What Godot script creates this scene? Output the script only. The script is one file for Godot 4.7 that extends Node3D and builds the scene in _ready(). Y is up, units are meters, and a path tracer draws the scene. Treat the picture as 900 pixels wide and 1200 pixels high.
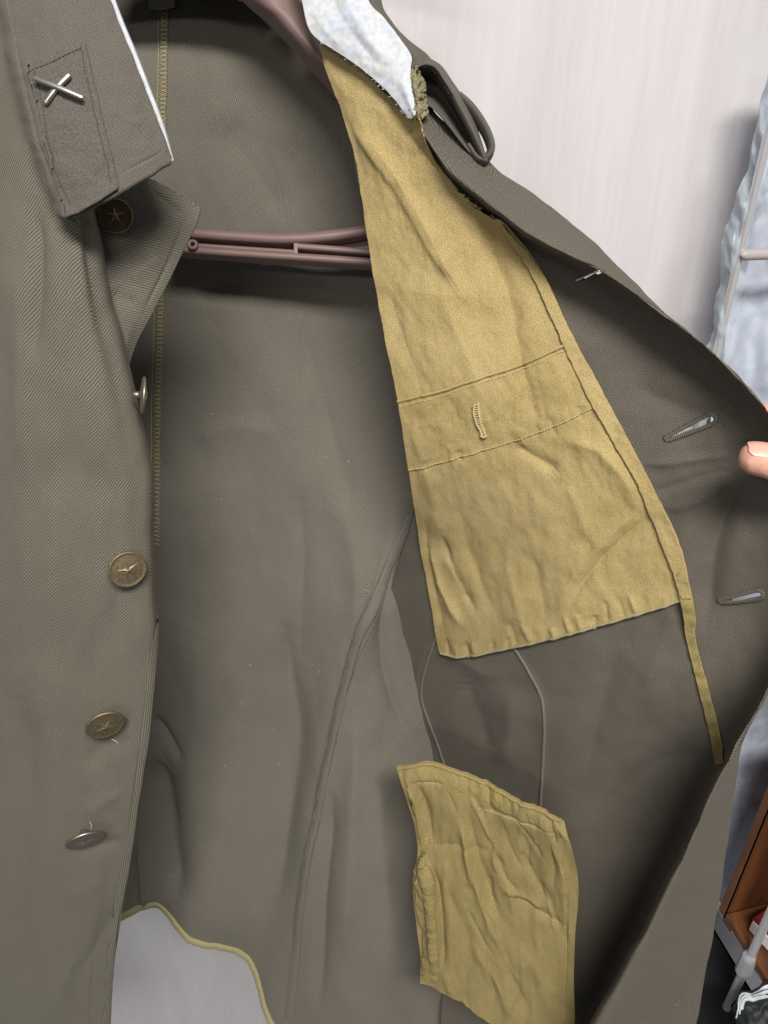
extends Node3D
# A hung olive wool uniform jacket, held open by a hand in front of a pale wood-grain panel; a chrome rack on the right.

const FOCAL := 941.8          # the photograph's focal length in its own 900 x 1200 pixels
const EYE := Vector3(0, 1.55, 0)
const PITCH := -33.0
var look: Basis
var rng := RandomNumberGenerator.new()
var M := {}
var taken := {}

# ---------------------------------------------------------------- places
func spot(x: float, y: float, z: float) -> Vector3:            # where a point seen at (x, y) stands when it is z metres away along the view axis
	return EYE + look * Vector3((x - 450.0) / FOCAL * z, -(y - 600.0) / FOCAL * z, -z)

func at_height(x: float, y: float, h: float) -> Vector3:
	var d := look * Vector3((x - 450.0) / FOCAL, -(y - 600.0) / FOCAL, -1.0)
	return EYE + d * ((h - EYE.y) / d.y)

func depth_of(p: Vector3) -> float:
	return -((look.inverse() * (p - EYE)).z)

func seen(p: Vector3) -> Vector2:
	var q: Vector3 = look.inverse() * (p - EYE)
	return Vector2(450.0 + q.x / -q.z * FOCAL, 600.0 - q.y / -q.z * FOCAL)

# ---------------------------------------------------------------- objects
func numbered(called: String, parent: Node) -> String:
	var key := str(parent.get_instance_id()) + called
	var n: int = taken.get(key, 0)
	taken[key] = n + 1
	return called if n == 0 else "%s_%03d" % [called, n]

func thing(called: String, label: String, category: String, base := Vector3.ZERO, group := "") -> Node3D:
	var o := Node3D.new()
	o.name = numbered(called, self)
	add_child(o, true)
	o.position = base
	o.set_meta("label", label)
	o.set_meta("category", category)
	if group:
		o.set_meta("group", group)
	return o

func obj(called: String, mesh: Mesh, mat: Material, parent: Node, kind := "", label := "") -> MeshInstance3D:
	var o := MeshInstance3D.new()
	o.name = numbered(called, parent)
	o.mesh = mesh
	o.material_override = mat
	parent.add_child(o, true)
	if parent is Node3D and parent != self and parent.get_parent() == self:
		o.position = -parent.position                            # shapes are given in the scene's own metres
	if kind:
		o.set_meta("kind", kind)
	if label:
		o.set_meta("label", label)
	return o

# ---------------------------------------------------------------- splines
func cr(a: Vector3, b: Vector3, c: Vector3, d: Vector3, t: float) -> Vector3:
	return 0.5 * (2.0 * b + (c - a) * t + (2.0 * a - 5.0 * b + 4.0 * c - d) * t * t + (3.0 * b - a - 3.0 * c + d) * t * t * t)

func spline(p: Array, n: int) -> PackedVector3Array:
	var out := PackedVector3Array()
	var last := p.size() - 1
	for i in n + 1:
		var s := float(i) / n * last
		var k := mini(int(s), last - 1)
		var a: Vector3 = p[k - 1] if k > 0 else 2.0 * p[0] - p[1]
		var d: Vector3 = p[k + 2] if k + 2 <= last else 2.0 * p[last] - p[last - 1]
		out.append(cr(a, p[k], p[k + 1], d, s - k))
	return out

func flat_path(a: Array, step := 2.0) -> PackedVector2Array:       # [x, y, x, y, ...] -> an evenly spaced smooth path
	var p := []
	for i in range(0, a.size(), 2):
		p.append(Vector3(a[i], a[i + 1], 0))
	var fine := spline(p, maxi(40, p.size() * 24))
	var out := PackedVector2Array([Vector2(fine[0].x, fine[0].y)])
	for i in range(1, fine.size()):
		var q := Vector2(fine[i].x, fine[i].y)
		var gap := out[-1].distance_to(q)
		while gap >= step:
			out.append(out[-1] + (q - out[-1]) * (step / gap))
			gap = out[-1].distance_to(q)
	return out

# ---------------------------------------------------------------- cloth
class Cloth:
	var nu: int
	var nv: int
	var px := PackedVector2Array()
	var pos := PackedVector3Array()
	var nrm := PackedVector3Array()
	var uv := PackedVector2Array()
	var cut := {}
	var thin := PackedFloat32Array()                            # share of the thickness, column by column
	var bins := {}

	func normals() -> void:
		nrm.resize(pos.size())
		var w := nu + 1
		for j in nv + 1:
			for i in w:
				var k := j * w + i
				var du := pos[k + (1 if i < nu else 0)] - pos[k - (1 if i > 0 else 0)]
				var dv := pos[k + (w if j < nv else 0)] - pos[k - (w if j > 0 else 0)]
				var n := dv.cross(du)
				nrm[k] = n.normalized() if n.length_squared() > 1e-18 else (nrm[k - 1] if k > 0 else Vector3(0, 0, 1))

	func near(p: Vector2) -> int:
		if bins.is_empty():
			for k in px.size():
				var key := Vector2i(int(floor(px[k].x / 12.0)), int(floor(px[k].y / 12.0)))
				if not bins.has(key):
					bins[key] = PackedInt32Array()
				bins[key].append(k)
		var c := Vector2i(int(floor(p.x / 12.0)), int(floor(p.y / 12.0)))
		var best := -1
		var bd := 1e18
		for r in range(0, 12):
			for dy in range(-r, r + 1):
				for dx in range(-r, r + 1):
					if maxi(absi(dx), absi(dy)) != r:
						continue
					var key := c + Vector2i(dx, dy)
					if bins.has(key):
						for k in bins[key]:
							var d: float = px[k].distance_squared_to(p)
							if d < bd:
								bd = d
								best = k
			if best >= 0 and r * 12.0 > sqrt(bd):
				break
		return maxi(best, 0)

	func on(p: Vector2) -> Array:                                 # [place on the cloth, normal]
		var k := near(p)
		var w := nu + 1
		var i := clampi(k % w, 1, nu - 1)
		var j := clampi(k / w, 1, nv - 1)
		k = j * w + i
		var du := (px[k + 1] - px[k - 1]) * 0.5
		var dv := (px[k + w] - px[k - w]) * 0.5
		var det := du.x * dv.y - du.y * dv.x
		if absf(det) < 1e-6:
			return [pos[k], nrm[k]]
		var q := p - px[k]
		var a := clampf((q.x * dv.y - q.y * dv.x) / det, -4, 4)
		var b := clampf((du.x * q.y - du.y * q.x) / det, -4, 4)
		return [pos[k] + (pos[k + 1] - pos[k - 1]) * 0.5 * a + (pos[k + w] - pos[k - w]) * 0.5 * b, nrm[k]]

func cloth(rows: Array, nu: int, nv: int) -> Cloth:              # rows of [x, y, depth, x, y, depth, ...]
	var c := Cloth.new()
	c.nu = nu
	c.nv = nv
	var lines := []
	for r in rows:
		var p := []
		for i in range(0, r.size(), 3):
			p.append(Vector3(r[i], r[i + 1], r[i + 2]))
		lines.append(spline(p, nu))
	var w := nu + 1
	c.pos.resize(w * (nv + 1))
	c.px.resize(w * (nv + 1))
	for i in w:
		var col := []
		for l in lines:
			col.append(l[i])
		var down := spline(col, nv)
		for j in nv + 1:
			c.px[j * w + i] = Vector2(down[j].x, down[j].y)
			c.pos[j * w + i] = spot(down[j].x, down[j].y, down[j].z)
	c.normals()
	return c

# folds: [path, width, height, kind]; "ridge" rises by height along the path, "step" lifts what lies on the path's left
func fold(c: Cloth, folds: Array) -> void:
	var add := PackedFloat32Array()
	add.resize(c.pos.size())
	for f in folds:
		var path := flat_path(f[0], 4.0)
		var w: float = f[1]
		var h: float = f[2]
		var step: bool = f.size() > 3 and f[3] == "step"
		var lo := Vector2(1e9, 1e9)
		var hi := -lo
		for p in path:
			lo = lo.min(p)
			hi = hi.max(p)
		var reach := w * (3.0 if not step else 3.0)
		lo -= Vector2(reach, reach)
		hi += Vector2(reach, reach)
		var n := path.size()
		for k in c.px.size():
			var q := c.px[k]
			if q.x < lo.x or q.y < lo.y or q.x > hi.x or q.y > hi.y:
				continue
			var bd := 1e18
			var bi := 0
			for i in n:
				var d := path[i].distance_squared_to(q)
				if d < bd:
					bd = d
					bi = i
			var i0 := clampi(bi, 1, n - 2) if n > 2 else 0
			var dir := (path[mini(i0 + 1, n - 1)] - path[maxi(i0 - 1, 0)]).normalized()
			var rel := q - path[bi]
			var side := dir.x * rel.y - dir.y * rel.x
			var t := float(bi) / maxi(n - 1, 1)
			var ends := minf(1.0, 4.0 * minf(t, 1.0 - t) + 0.0)
			if bi == 0 or bi == n - 1:
				ends = 0.0
			ends = smoothstep(0.0, 1.0, ends)
			if step:
				var s := clampf(-side / w, -3, 3)
				add[k] += h * ends * (1.0 / (1.0 + exp(-4.0 * s))) * exp(-maxf(0.0, s) * 0.9)
			else:
				add[k] += h * ends * exp(-pow(absf(side / w), 1.45))
	for k in c.pos.size():
		if add[k] != 0.0:
			c.pos[k] += c.nrm[k] * add[k]
	c.normals()

func rumple(c: Cloth, size: float, high: float, seed_: int, stretch := Vector2.ONE) -> void:    # size and height in metres
	var n := FastNoiseLite.new()
	n.seed = seed_
	n.noise_type = FastNoiseLite.TYPE_SIMPLEX_SMOOTH
	n.frequency = 1.0
	n.fractal_octaves = 3
	for k in c.pos.size():
		var p := c.px[k] * (0.00045 / size) * stretch
		c.pos[k] += c.nrm[k] * (n.get_noise_2d(p.x, p.y) * high)
	c.normals()

# The cloth's own pattern lies flat: a coarse net of springs is laid out in a plane, keeping the lengths that the cloth has in space. turn: degrees by which the weave is turned.
func lay_flat(c: Cloth, turn := 0.0, finer := 26) -> void:
	var gu := mini(finer, c.nu)
	var gv := mini(34, c.nv)
	var w := gu + 1
	var p3 := PackedVector3Array()
	var q := PackedVector2Array()
	var mid := Vector3.ZERO
	var ii := PackedInt32Array()
	var jj := PackedInt32Array()
	for i in w:
		ii.append(int(round(float(i) / gu * c.nu)))
	for j in gv + 1:
		jj.append(int(round(float(j) / gv * c.nv)))
	var mean_n := Vector3.ZERO
	for j in gv + 1:
		for i in w:
			var k := jj[j] * (c.nu + 1) + ii[i]
			p3.append(c.pos[k])
			mid += c.pos[k]
			mean_n += c.nrm[k]
	mid /= p3.size()
	mean_n = mean_n.normalized()
	var ax := (look.x - mean_n * look.x.dot(mean_n)).normalized()
	var ay := mean_n.cross(ax)
	if ay.dot(look.y) > 0:
		ay = -ay
	if finer == 26:
		for p in p3:
			q.append(Vector2((p - mid).dot(ax), (p - mid).dot(ay)))
	for j in (gv + 1 if finer > 26 else 0):                                              # start: every row rolled out from its left end
		var a := p3[j * w] - mid
		var b := p3[j * w + w / 2] - mid
		var start := Vector2(a.dot(ax), a.dot(ay))
		var dir := (Vector2(b.dot(ax), b.dot(ay)) - start).normalized()
		var run := 0.0
		for i in w:
			if i > 0:
				run += p3[j * w + i].distance_to(p3[j * w + i - 1])
			q.append(start + dir * run)
	var links := []
	for j in gv + 1:
		for i in w:
			var k := j * w + i
			if i < gu:
				links.append([k, k + 1])
			if j < gv:
				links.append([k, k + w])
			if i < gu and j < gv:
				links.append([k, k + w + 1])
				links.append([k + 1, k + w])
	var la := PackedInt32Array()
	var lb := PackedInt32Array()
	var ll := PackedFloat32Array()
	for l in links:
		la.append(l[0])
		lb.append(l[1])
		ll.append(p3[l[0]].distance_to(p3[l[1]]))
	for it in (90 if finer == 26 else 10):
		for s in la.size():
			var d := q[lb[s]] - q[la[s]]
			var len := d.length()
			if len > 1e-7:
				d *= 0.35 * (len - ll[s]) / len
				q[la[s]] += d
				q[lb[s]] -= d
	c.uv.resize(c.pos.size())
	var rot := deg_to_rad(turn)
	for j in c.nv + 1:
		var fj := float(j) / c.nv * gv
		var j0 := mini(int(fj), gv - 1)
		for i in c.nu + 1:
			var fi := float(i) / c.nu * gu
			var i0 := mini(int(fi), gu - 1)
			var k := j0 * w + i0
			var a := q[k].lerp(q[k + 1], fi - i0)
			var b := q[k + w].lerp(q[k + w + 1], fi - i0)
			c.uv[j * (c.nu + 1) + i] = a.lerp(b, fj - j0).rotated(rot)

func thinner(c: Cloth, from: float, to: float, least: float) -> void:      # the cloth gets thinner from one share of its width to another, where it bends sharply
	for i in c.nu + 1:
		c.thin.append(lerpf(1.0, least, smoothstep(from, to, float(i) / c.nu)))

func shell(c: Cloth, thick := 0.0012) -> ArrayMesh:             # cloth with a front, a back and rounded edges
	if c.uv.is_empty():
		lay_flat(c)
	var w := c.nu + 1
	var n := c.pos.size()
	var v := PackedVector3Array(c.pos)
	var nn := PackedVector3Array(c.nrm)
	var uv := PackedVector2Array(c.uv)
	if c.thin.is_empty():
		c.thin.resize(w)
		c.thin.fill(1.0)
	for k in n:
		v.append(c.pos[k] - c.nrm[k] * (thick * c.thin[k % w]))
		nn.append(-c.nrm[k])
	uv.append_array(c.uv)
	var idx := PackedInt32Array()
	for j in c.nv:
		for i in c.nu:
			var k := j * w + i
			if c.cut.has(j * c.nu + i):
				continue
			idx.append_array([k, k + 1, k + w + 1, k, k + w + 1, k + w])
			idx.append_array([n + k, n + k + w + 1, n + k + 1, n + k, n + k + w, n + k + w + 1])
	var loop := PackedInt32Array()
	var inner := PackedInt32Array()
	for i in c.nu:
		loop.append(i)
		inner.append(i + w)
	for j in c.nv:
		loop.append(j * w + c.nu)
		inner.append(j * w + c.nu - 1)
	for i in c.nu:
		loop.append(c.nv * w + c.nu - i)
		inner.append((c.nv - 1) * w + c.nu - i)
	for j in c.nv:
		loop.append((c.nv - j) * w)
		inner.append((c.nv - j) * w + 1)
	var first := v.size()
	for s in loop.size():
		var k := loop[s]
		var out := (c.pos[k] - c.pos[inner[s]])
		out = (out - c.nrm[k] * out.dot(c.nrm[k])).normalized()
		for a in 5:
			var t := PI * a / 4.0
			var dir := c.nrm[k] * cos(t) + out * sin(t)
			var half: float = thick * 0.5 * c.thin[k % w]
			v.append(c.pos[k] + (dir - c.nrm[k]) * half)
			nn.append(dir)
			uv.append(c.uv[k] + Vector2(thick * a * 0.4, 0))
	for s in loop.size():
		var a := first + s * 5
		var b := first + ((s + 1) % loop.size()) * 5
		for e in 4:
			idx.append_array([a + e, a + e + 1, b + e + 1, a + e, b + e + 1, b + e])
	return made(v, nn, uv, idx)

func made(v: PackedVector3Array, nn: PackedVector3Array, uv: PackedVector2Array, idx: PackedInt32Array) -> ArrayMesh:
	var a := []
	a.resize(Mesh.ARRAY_MAX)
	a[Mesh.ARRAY_VERTEX] = v
	a[Mesh.ARRAY_NORMAL] = nn
	if uv.size() == v.size():
		a[Mesh.ARRAY_TEX_UV] = uv
	a[Mesh.ARRAY_INDEX] = idx
	var m := ArrayMesh.new()
	m.add_surface_from_arrays(Mesh.PRIMITIVE_TRIANGLES, a)
	return m

# ---------------------------------------------------------------- solid pieces
class Soup:
	var v := PackedVector3Array()
	var n := PackedVector3Array()
	var uv := PackedVector2Array()
	var idx := PackedInt32Array()

	func ring_join(a: int, b: int, s: int) -> void:
		for i in s:
			var i2 := (i + 1) % s
			idx.append_array([a + i, b + i2, b + i, a + i, a + i2, b + i2])

	# a tube along pts; rx, ry: half widths along side and up; ups: one direction for each point
	func tube(pts: PackedVector3Array, ups: PackedVector3Array, rx: float, ry: float, sides := 8, round_ends := true, power := 1.0) -> void:
		var run := 0.0
		var rings := []
		var last := pts.size() - 1
		var seq := []
		if round_ends:
			seq.append([0, 0.05, -0.9])
			seq.append([0, 0.7, -0.6])
		for i in pts.size():
			seq.append([i, 1.0, 0.0])
		if round_ends:
			seq.append([last, 0.7, 0.6])
			seq.append([last, 0.05, 0.9])
		var was := pts[0]
		for q in seq:
			var i: int = q[0]
			var dir := (pts[mini(i + 1, last)] - pts[maxi(i - 1, 0)]).normalized()
			var up := (ups[i] - dir * ups[i].dot(dir)).normalized()
			var side := dir.cross(up)
			var mid: Vector3 = pts[i] + dir * (minf(rx, ry) * float(q[2]))
			run += mid.distance_to(was)
			was = mid
			rings.append(v.size())
			for s in sides:
				var t := TAU * s / sides
				var cs := cos(t)
				var sn := sin(t)
				var ex := signf(cs) * pow(absf(cs), power)
				var ey := signf(sn) * pow(absf(sn), power)
				v.append(mid + (side * (ex * rx) + up * (ey * ry)) * float(q[1]))
				n.append((side * (cs / rx) + up * (sn / ry) + dir * (float(q[2]) / minf(rx, ry))).normalized())
				uv.append(Vector2(run, float(s) / sides * TAU * maxf(rx, ry)))
		for k in rings.size() - 1:
			ring_join(rings[k], rings[k + 1], sides)

	func rod(a: Vector3, b: Vector3, r: float, sides := 8) -> void:
		var up := Vector3(0.31, 0.2, 0.93) if absf((b - a).normalized().dot(Vector3(0.31, 0.2, 0.93).normalized())) < 0.9 else Vector3(0, 1, 0)
		tube(PackedVector3Array([a, b]), PackedVector3Array([up, up]), r, r, sides)

	# a board with small chamfers; half sizes along the axes of b
	func board(mid: Vector3, b: Basis, half: Vector3, cham := 0.001) -> void:
		for ax in 3:
			for s in [-1.0, 1.0]:
				var e := [b[ax], b[(ax + 1) % 3], b[(ax + 2) % 3]]
				var h := [half[ax], half[(ax + 1) % 3], half[(ax + 2) % 3]]
				var f := v.size()
				for q in [[-1, -1], [1, -1], [1, 1], [-1, 1]]:
					v.append(mid + e[0] * (s * h[0]) + e[1] * (q[0] * (h[1] - cham)) + e[2] * (q[1] * (h[2] - cham)))
					n.append(e[0] * s)
					uv.append(Vector2(q[0] * h[1], q[1] * h[2]))
				idx.append_array([f, f + 1, f + 2, f, f + 2, f + 3] if s < 0 else [f, f + 2, f + 1, f, f + 3, f + 2])
				for s2 in [-1.0, 1.0]:                            # the chamfer between this face and the next axis's faces
					var g := v.size()
					var nn: Vector3 = (e[0] * s + e[1] * s2).normalized()
					for t in [-1.0, 1.0]:
						v.append(mid + e[0] * (s * h[0]) + e[1] * (s2 * (h[1] - cham)) + e[2] * (t * (h[2] - cham)))
						v.append(mid + e[0] * (s * (h[0] - cham)) + e[1] * (s2 * h[1]) + e[2] * (t * (h[2] - cham)))
						n.append(nn)
						n.append(nn)
						uv.append(Vector2(s2 * h[1], t * h[2]))
						uv.append(Vector2(s2 * h[1] + cham, t * h[2]))
					idx.append_array([g, g + 1, g + 3, g, g + 3, g + 2])

func mesh_of(s: Soup) -> ArrayMesh:
	return made(s.v, s.n, s.uv, s.idx)

func lifted(c: Cloth, path: PackedVector2Array, lift: float) -> Array:
	var pts := PackedVector3Array()
	var ups := PackedVector3Array()
	for p in path:
		var o := c.on(p)
		pts.append(o[0] + o[1] * lift)
		ups.append(o[1])
	return [pts, ups]

func cord(s: Soup, c: Cloth, a: Array, rx: float, ry: float, lift := 0.0, step := 3.0, sides := 8, power := 1.0) -> void:
	var l := lifted(c, flat_path(a, step), lift)
	s.tube(l[0], l[1], rx, ry, sides, true, power)

func stitches(s: Soup, c: Cloth, a: Array, gap := 4.4, length := 3.0, r := 0.00028, lift := 0.0002, off := 0.0) -> void:
	var path := flat_path(a, 0.5)
	var per := int(gap / 0.5)
	var take := int(length / 0.5)
	var i := 0
	while i + take < path.size():
		var dir := (path[i + take] - path[i]).normalized()
		var side := Vector2(-dir.y, dir.x) * off
		var jit := Vector2(rng.randf_range(-0.25, 0.25), rng.randf_range(-0.25, 0.25))
		var p := PackedVector2Array([path[i] + side + jit, (path[i] + path[i + take]) * 0.5 + side, path[i + take] + side - jit])
		var l := lifted(c, p, lift)
		l[0][0] -= l[1][0] * (r * 1.2)
		l[0][2] -= l[1][2] * (r * 1.2)
		s.tube(l[0], l[1], r, r, 5)
		i += per

func patch(under: Cloth, top: Array, bottom: Array, nu: int, nv: int, lift: float, mids := []) -> Cloth:      # a second layer of cloth laid on the first, between two paths
	var c := Cloth.new()
	c.nu = nu
	c.nv = nv
	var pa := flat_path(top, 1.0)
	var pb := flat_path(bottom, 1.0)
	for j in nv + 1:
		for i in nu + 1:
			var t := float(i) / nu
			var p := pa[int(t * (pa.size() - 1))].lerp(pb[int(t * (pb.size() - 1))], float(j) / nv)
			var o := under.on(p)
			c.px.append(p)
			c.pos.append(o[0] + o[1] * lift)
	c.normals()
	return c

# ---------------------------------------------------------------- woven stuff
func weave_images(side: int, kx: int, ky: int, contrast: float, cloudy: float, seed_: int, mottle := 0.2) -> Array:      # twill ridges; the grooves are painted darker, their shade put into the colour
	var n := FastNoiseLite.new()
	n.seed = seed_
	n.frequency = 0.085
	var n2 := FastNoiseLite.new()
	n2.seed = seed_ + 7
	n2.frequency = 0.035
	var im := Image.create(side, side, false, Image.FORMAT_RGB8)
	var hm := Image.create(side, side, false, Image.FORMAT_RGB8)
	for y in side:
		for x in side:
			var u := float(x) / side
			var v := float(y) / side
			var fib := torus(n, x, y, side)
			var big := torus(n2, x, y, side)
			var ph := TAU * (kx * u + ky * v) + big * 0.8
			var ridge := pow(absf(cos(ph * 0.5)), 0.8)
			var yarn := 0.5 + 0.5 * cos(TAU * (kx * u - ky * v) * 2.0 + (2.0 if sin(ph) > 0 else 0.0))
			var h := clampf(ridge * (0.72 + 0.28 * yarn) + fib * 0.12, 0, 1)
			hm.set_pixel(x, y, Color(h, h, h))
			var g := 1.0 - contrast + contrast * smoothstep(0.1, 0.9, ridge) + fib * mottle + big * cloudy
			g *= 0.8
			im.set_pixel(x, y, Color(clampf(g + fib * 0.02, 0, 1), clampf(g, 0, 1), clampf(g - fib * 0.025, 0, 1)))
	return [ImageTexture.create_from_image(im), ImageTexture.create_from_image(hm)]

func torus(n: FastNoiseLite, x: float, y: float, side: int) -> float:      # noise that repeats without a seam
	var wx := x / side
	var wy := y / side
	var a := n.get_noise_2d(x, y) * (1.0 - wx) * (1.0 - wy) + n.get_noise_2d(x - side, y) * wx * (1.0 - wy) + n.get_noise_2d(x, y - side) * (1.0 - wx) * wy + n.get_noise_2d(x - side, y - side) * wx * wy
	return a / sqrt((1.0 - 2.0 * wx + 2.0 * wx * wx) * (1.0 - 2.0 * wy + 2.0 * wy * wy)) * 0.9

func plain_images(side: int, threads: int, contrast: float, seed_: int) -> Array:              # plain weave with slubs
	var n := FastNoiseLite.new()
	n.seed = seed_
	n.frequency = 0.075
	var n2 := FastNoiseLite.new()
	n2.seed = seed_ + 5
	n2.frequency = 0.02
	var im := Image.create(side, side, false, Image.FORMAT_RGB8)
	var hm := Image.create(side, side, false, Image.FORMAT_RGB8)
	for y in side:
		for x in side:
			var u := TAU * threads * x / side
			var v := TAU * threads * y / side
			var f := torus(n, x, y, side)
			var slub_x := torus(n2, x * 1.0, 0, side)
			var b := torus(n2, x, y, side)
			var h := clampf(0.5 + 0.25 * sin(u) * sin(v) + 0.25 * f, 0, 1)
			hm.set_pixel(x, y, Color(h, h, h))
			var g := 0.82 + contrast * (0.5 * sin(u) * sin(v) + f * 1.5 + slub_x * 0.2 + b * 0.2)
			im.set_pixel(x, y, Color(clampf(g, 0, 1), clampf(g - 0.01 * b, 0, 1), clampf(g - 0.05 * b, 0, 1)))
	return [ImageTexture.create_from_image(im), ImageTexture.create_from_image(hm)]

func woven(color: Color, pics: Array, tile: float, bump: float, rough := 0.95, sheen := 0.25) -> StandardMaterial3D:
	var m := StandardMaterial3D.new()
	m.albedo_color = color
	m.albedo_texture = pics[0]
	m.roughness = rough
	m.metallic_specular = 0.25
	m.uv1_scale = Vector3(1.0 / tile, 1.0 / tile, 1)
	if bump > 0.0:
		m.heightmap_enabled = true
		m.heightmap_texture = pics[1]
		m.heightmap_scale = bump
	if sheen > 0.0:
		m.rim_enabled = true
		m.rim = sheen
		m.rim_tint = 0.7
	return m

func plain(color: Color, rough := 0.6, metal := 0.0, spec := 0.5) -> StandardMaterial3D:
	var m := StandardMaterial3D.new()
	m.albedo_color = color
	m.roughness = rough
	m.metallic = metal
	m.metallic_specular = spec
	return m

func rgb(r: float, g: float, b: float) -> Color:
	return Color(r / 255.0, g / 255.0, b / 255.0)

func noise_picture(size: int, freq: float, oct: int, seed_: int, a: Color, b: Color, squash := Vector2.ONE, warp := 0.0) -> ImageTexture:
	var n := FastNoiseLite.new()
	n.seed = seed_
	n.domain_warp_enabled = warp > 0.0
	n.domain_warp_amplitude = warp
	n.domain_warp_frequency = 0.012
	n.frequency = freq
	n.fractal_octaves = oct
	var im := Image.create(size, size, false, Image.FORMAT_RGB8)
	for y in size:
		for x in size:
			im.set_pixel(x, y, a.lerp(b, clampf(n.get_noise_2d(x * squash.x, y * squash.y) * 0.9 + 0.5, 0, 1)))
	return ImageTexture.create_from_image(im)

func materials() -> void:
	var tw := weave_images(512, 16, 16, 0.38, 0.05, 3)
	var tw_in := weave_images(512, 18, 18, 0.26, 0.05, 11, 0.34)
	var pl := plain_images(512, 64, 0.14, 5)
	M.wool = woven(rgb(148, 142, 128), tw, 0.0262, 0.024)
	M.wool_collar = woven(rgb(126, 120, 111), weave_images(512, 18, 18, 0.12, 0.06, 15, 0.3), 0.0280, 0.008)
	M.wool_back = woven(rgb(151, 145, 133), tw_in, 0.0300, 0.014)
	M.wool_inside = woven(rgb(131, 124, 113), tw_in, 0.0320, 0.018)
	M.felt = woven(rgb(118, 111, 104), pl, 0.042, 0.02, 1.0, 0.5)
	M.khaki = woven(rgb(215, 194, 140), pl, 0.042, 0.008, 0.9, 0.1)
	var blot := noise_picture(256, 0.010, 3, 21, rgb(232, 227, 216), rgb(255, 253, 250))
	M.khaki.detail_enabled = true
	M.khaki.detail_blend_mode = BaseMaterial3D.BLEND_MODE_MUL
	M.khaki.detail_albedo = blot
	M.khaki.detail_uv_layer = BaseMaterial3D.DETAIL_UV_2
	M.khaki.uv2_triplanar = true
	M.khaki.uv2_scale = Vector3(5, 5, 5)
	M.khaki_dull = woven(rgb(176, 158, 106), pl, 0.042, 0.010, 0.92, 0.1)
	M.khaki_green = woven(rgb(176, 159, 106), pl, 0.042, 0.010, 0.92, 0.1)
	M.binding = woven(rgb(190, 180, 138), pl, 0.042, 0.010, 0.92, 0.1)
	M.white_cotton = woven(rgb(250, 252, 255), plain_images(128, 32, 0.05, 9), 0.042, 0.006, 0.85, 0.1)
	M.white_cotton.detail_enabled = true
	M.white_cotton.detail_blend_mode = BaseMaterial3D.BLEND_MODE_MUL
	M.white_cotton.detail_albedo = noise_picture(256, 0.02, 4, 81, rgb(234, 238, 245), rgb(255, 255, 255))
	M.white_cotton.detail_uv_layer = BaseMaterial3D.DETAIL_UV_2
	M.white_cotton.uv2_triplanar = true
	M.white_cotton.uv2_scale = Vector3(7, 7, 7)
	M.canvas = woven(rgb(172, 164, 128), pl, 0.032, 0.03, 0.95, 0.1)
	M.label = woven(rgb(186, 186, 178), pl, 0.030, 0.01)
	M.thread = plain(rgb(120, 115, 102), 0.8)
	M.thread_dark = plain(rgb(84, 79, 70), 0.85)
	M.thread_yellow = plain(rgb(176, 166, 118), 0.8)
	M.thread_khaki = plain(rgb(196, 180, 134), 0.8)
	M.thread_white = plain(rgb(225, 225, 222), 0.7)
	M.thread_grey = plain(rgb(88, 83, 72), 0.8)
	M.thread_pale = plain(rgb(196, 188, 170), 0.8)
	var worn := noise_picture(128, 0.06, 4, 31, rgb(116, 104, 82), rgb(146, 133, 106))
	M.bronze = plain(Color.WHITE, 0.55, 0.8)
	M.bronze.albedo_texture = worn
	M.bronze.uv1_triplanar = true
	M.bronze.uv1_scale = Vector3(60, 60, 60)
	M.bronze_dark = plain(rgb(124, 106, 82), 0.45, 0.8)
	M.pewter = plain(rgb(150, 142, 128), 0.4, 0.85)
	M.silver = plain(rgb(190, 188, 182), 0.36, 1.0)
	M.hanger = plain(rgb(122, 100, 95), 0.5, 0.0, 0.5)
	M.chrome = plain(rgb(222, 223, 226), 0.24, 0.45, 0.9)
	var skin := noise_picture(128, 0.05, 4, 41, rgb(204, 148, 130), rgb(222, 170, 150))
	M.skin = plain(Color.WHITE, 0.5, 0.0, 0.45)
	M.skin.albedo_texture = skin
	M.skin.uv1_triplanar = true
	M.skin.uv1_scale = Vector3(25, 25, 25)
	M.skin.subsurf_scatter_enabled = true
	M.skin.subsurf_scatter_strength = 0.12
	M.nail = plain(rgb(220, 166, 150), 0.42, 0.0, 0.5)

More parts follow.
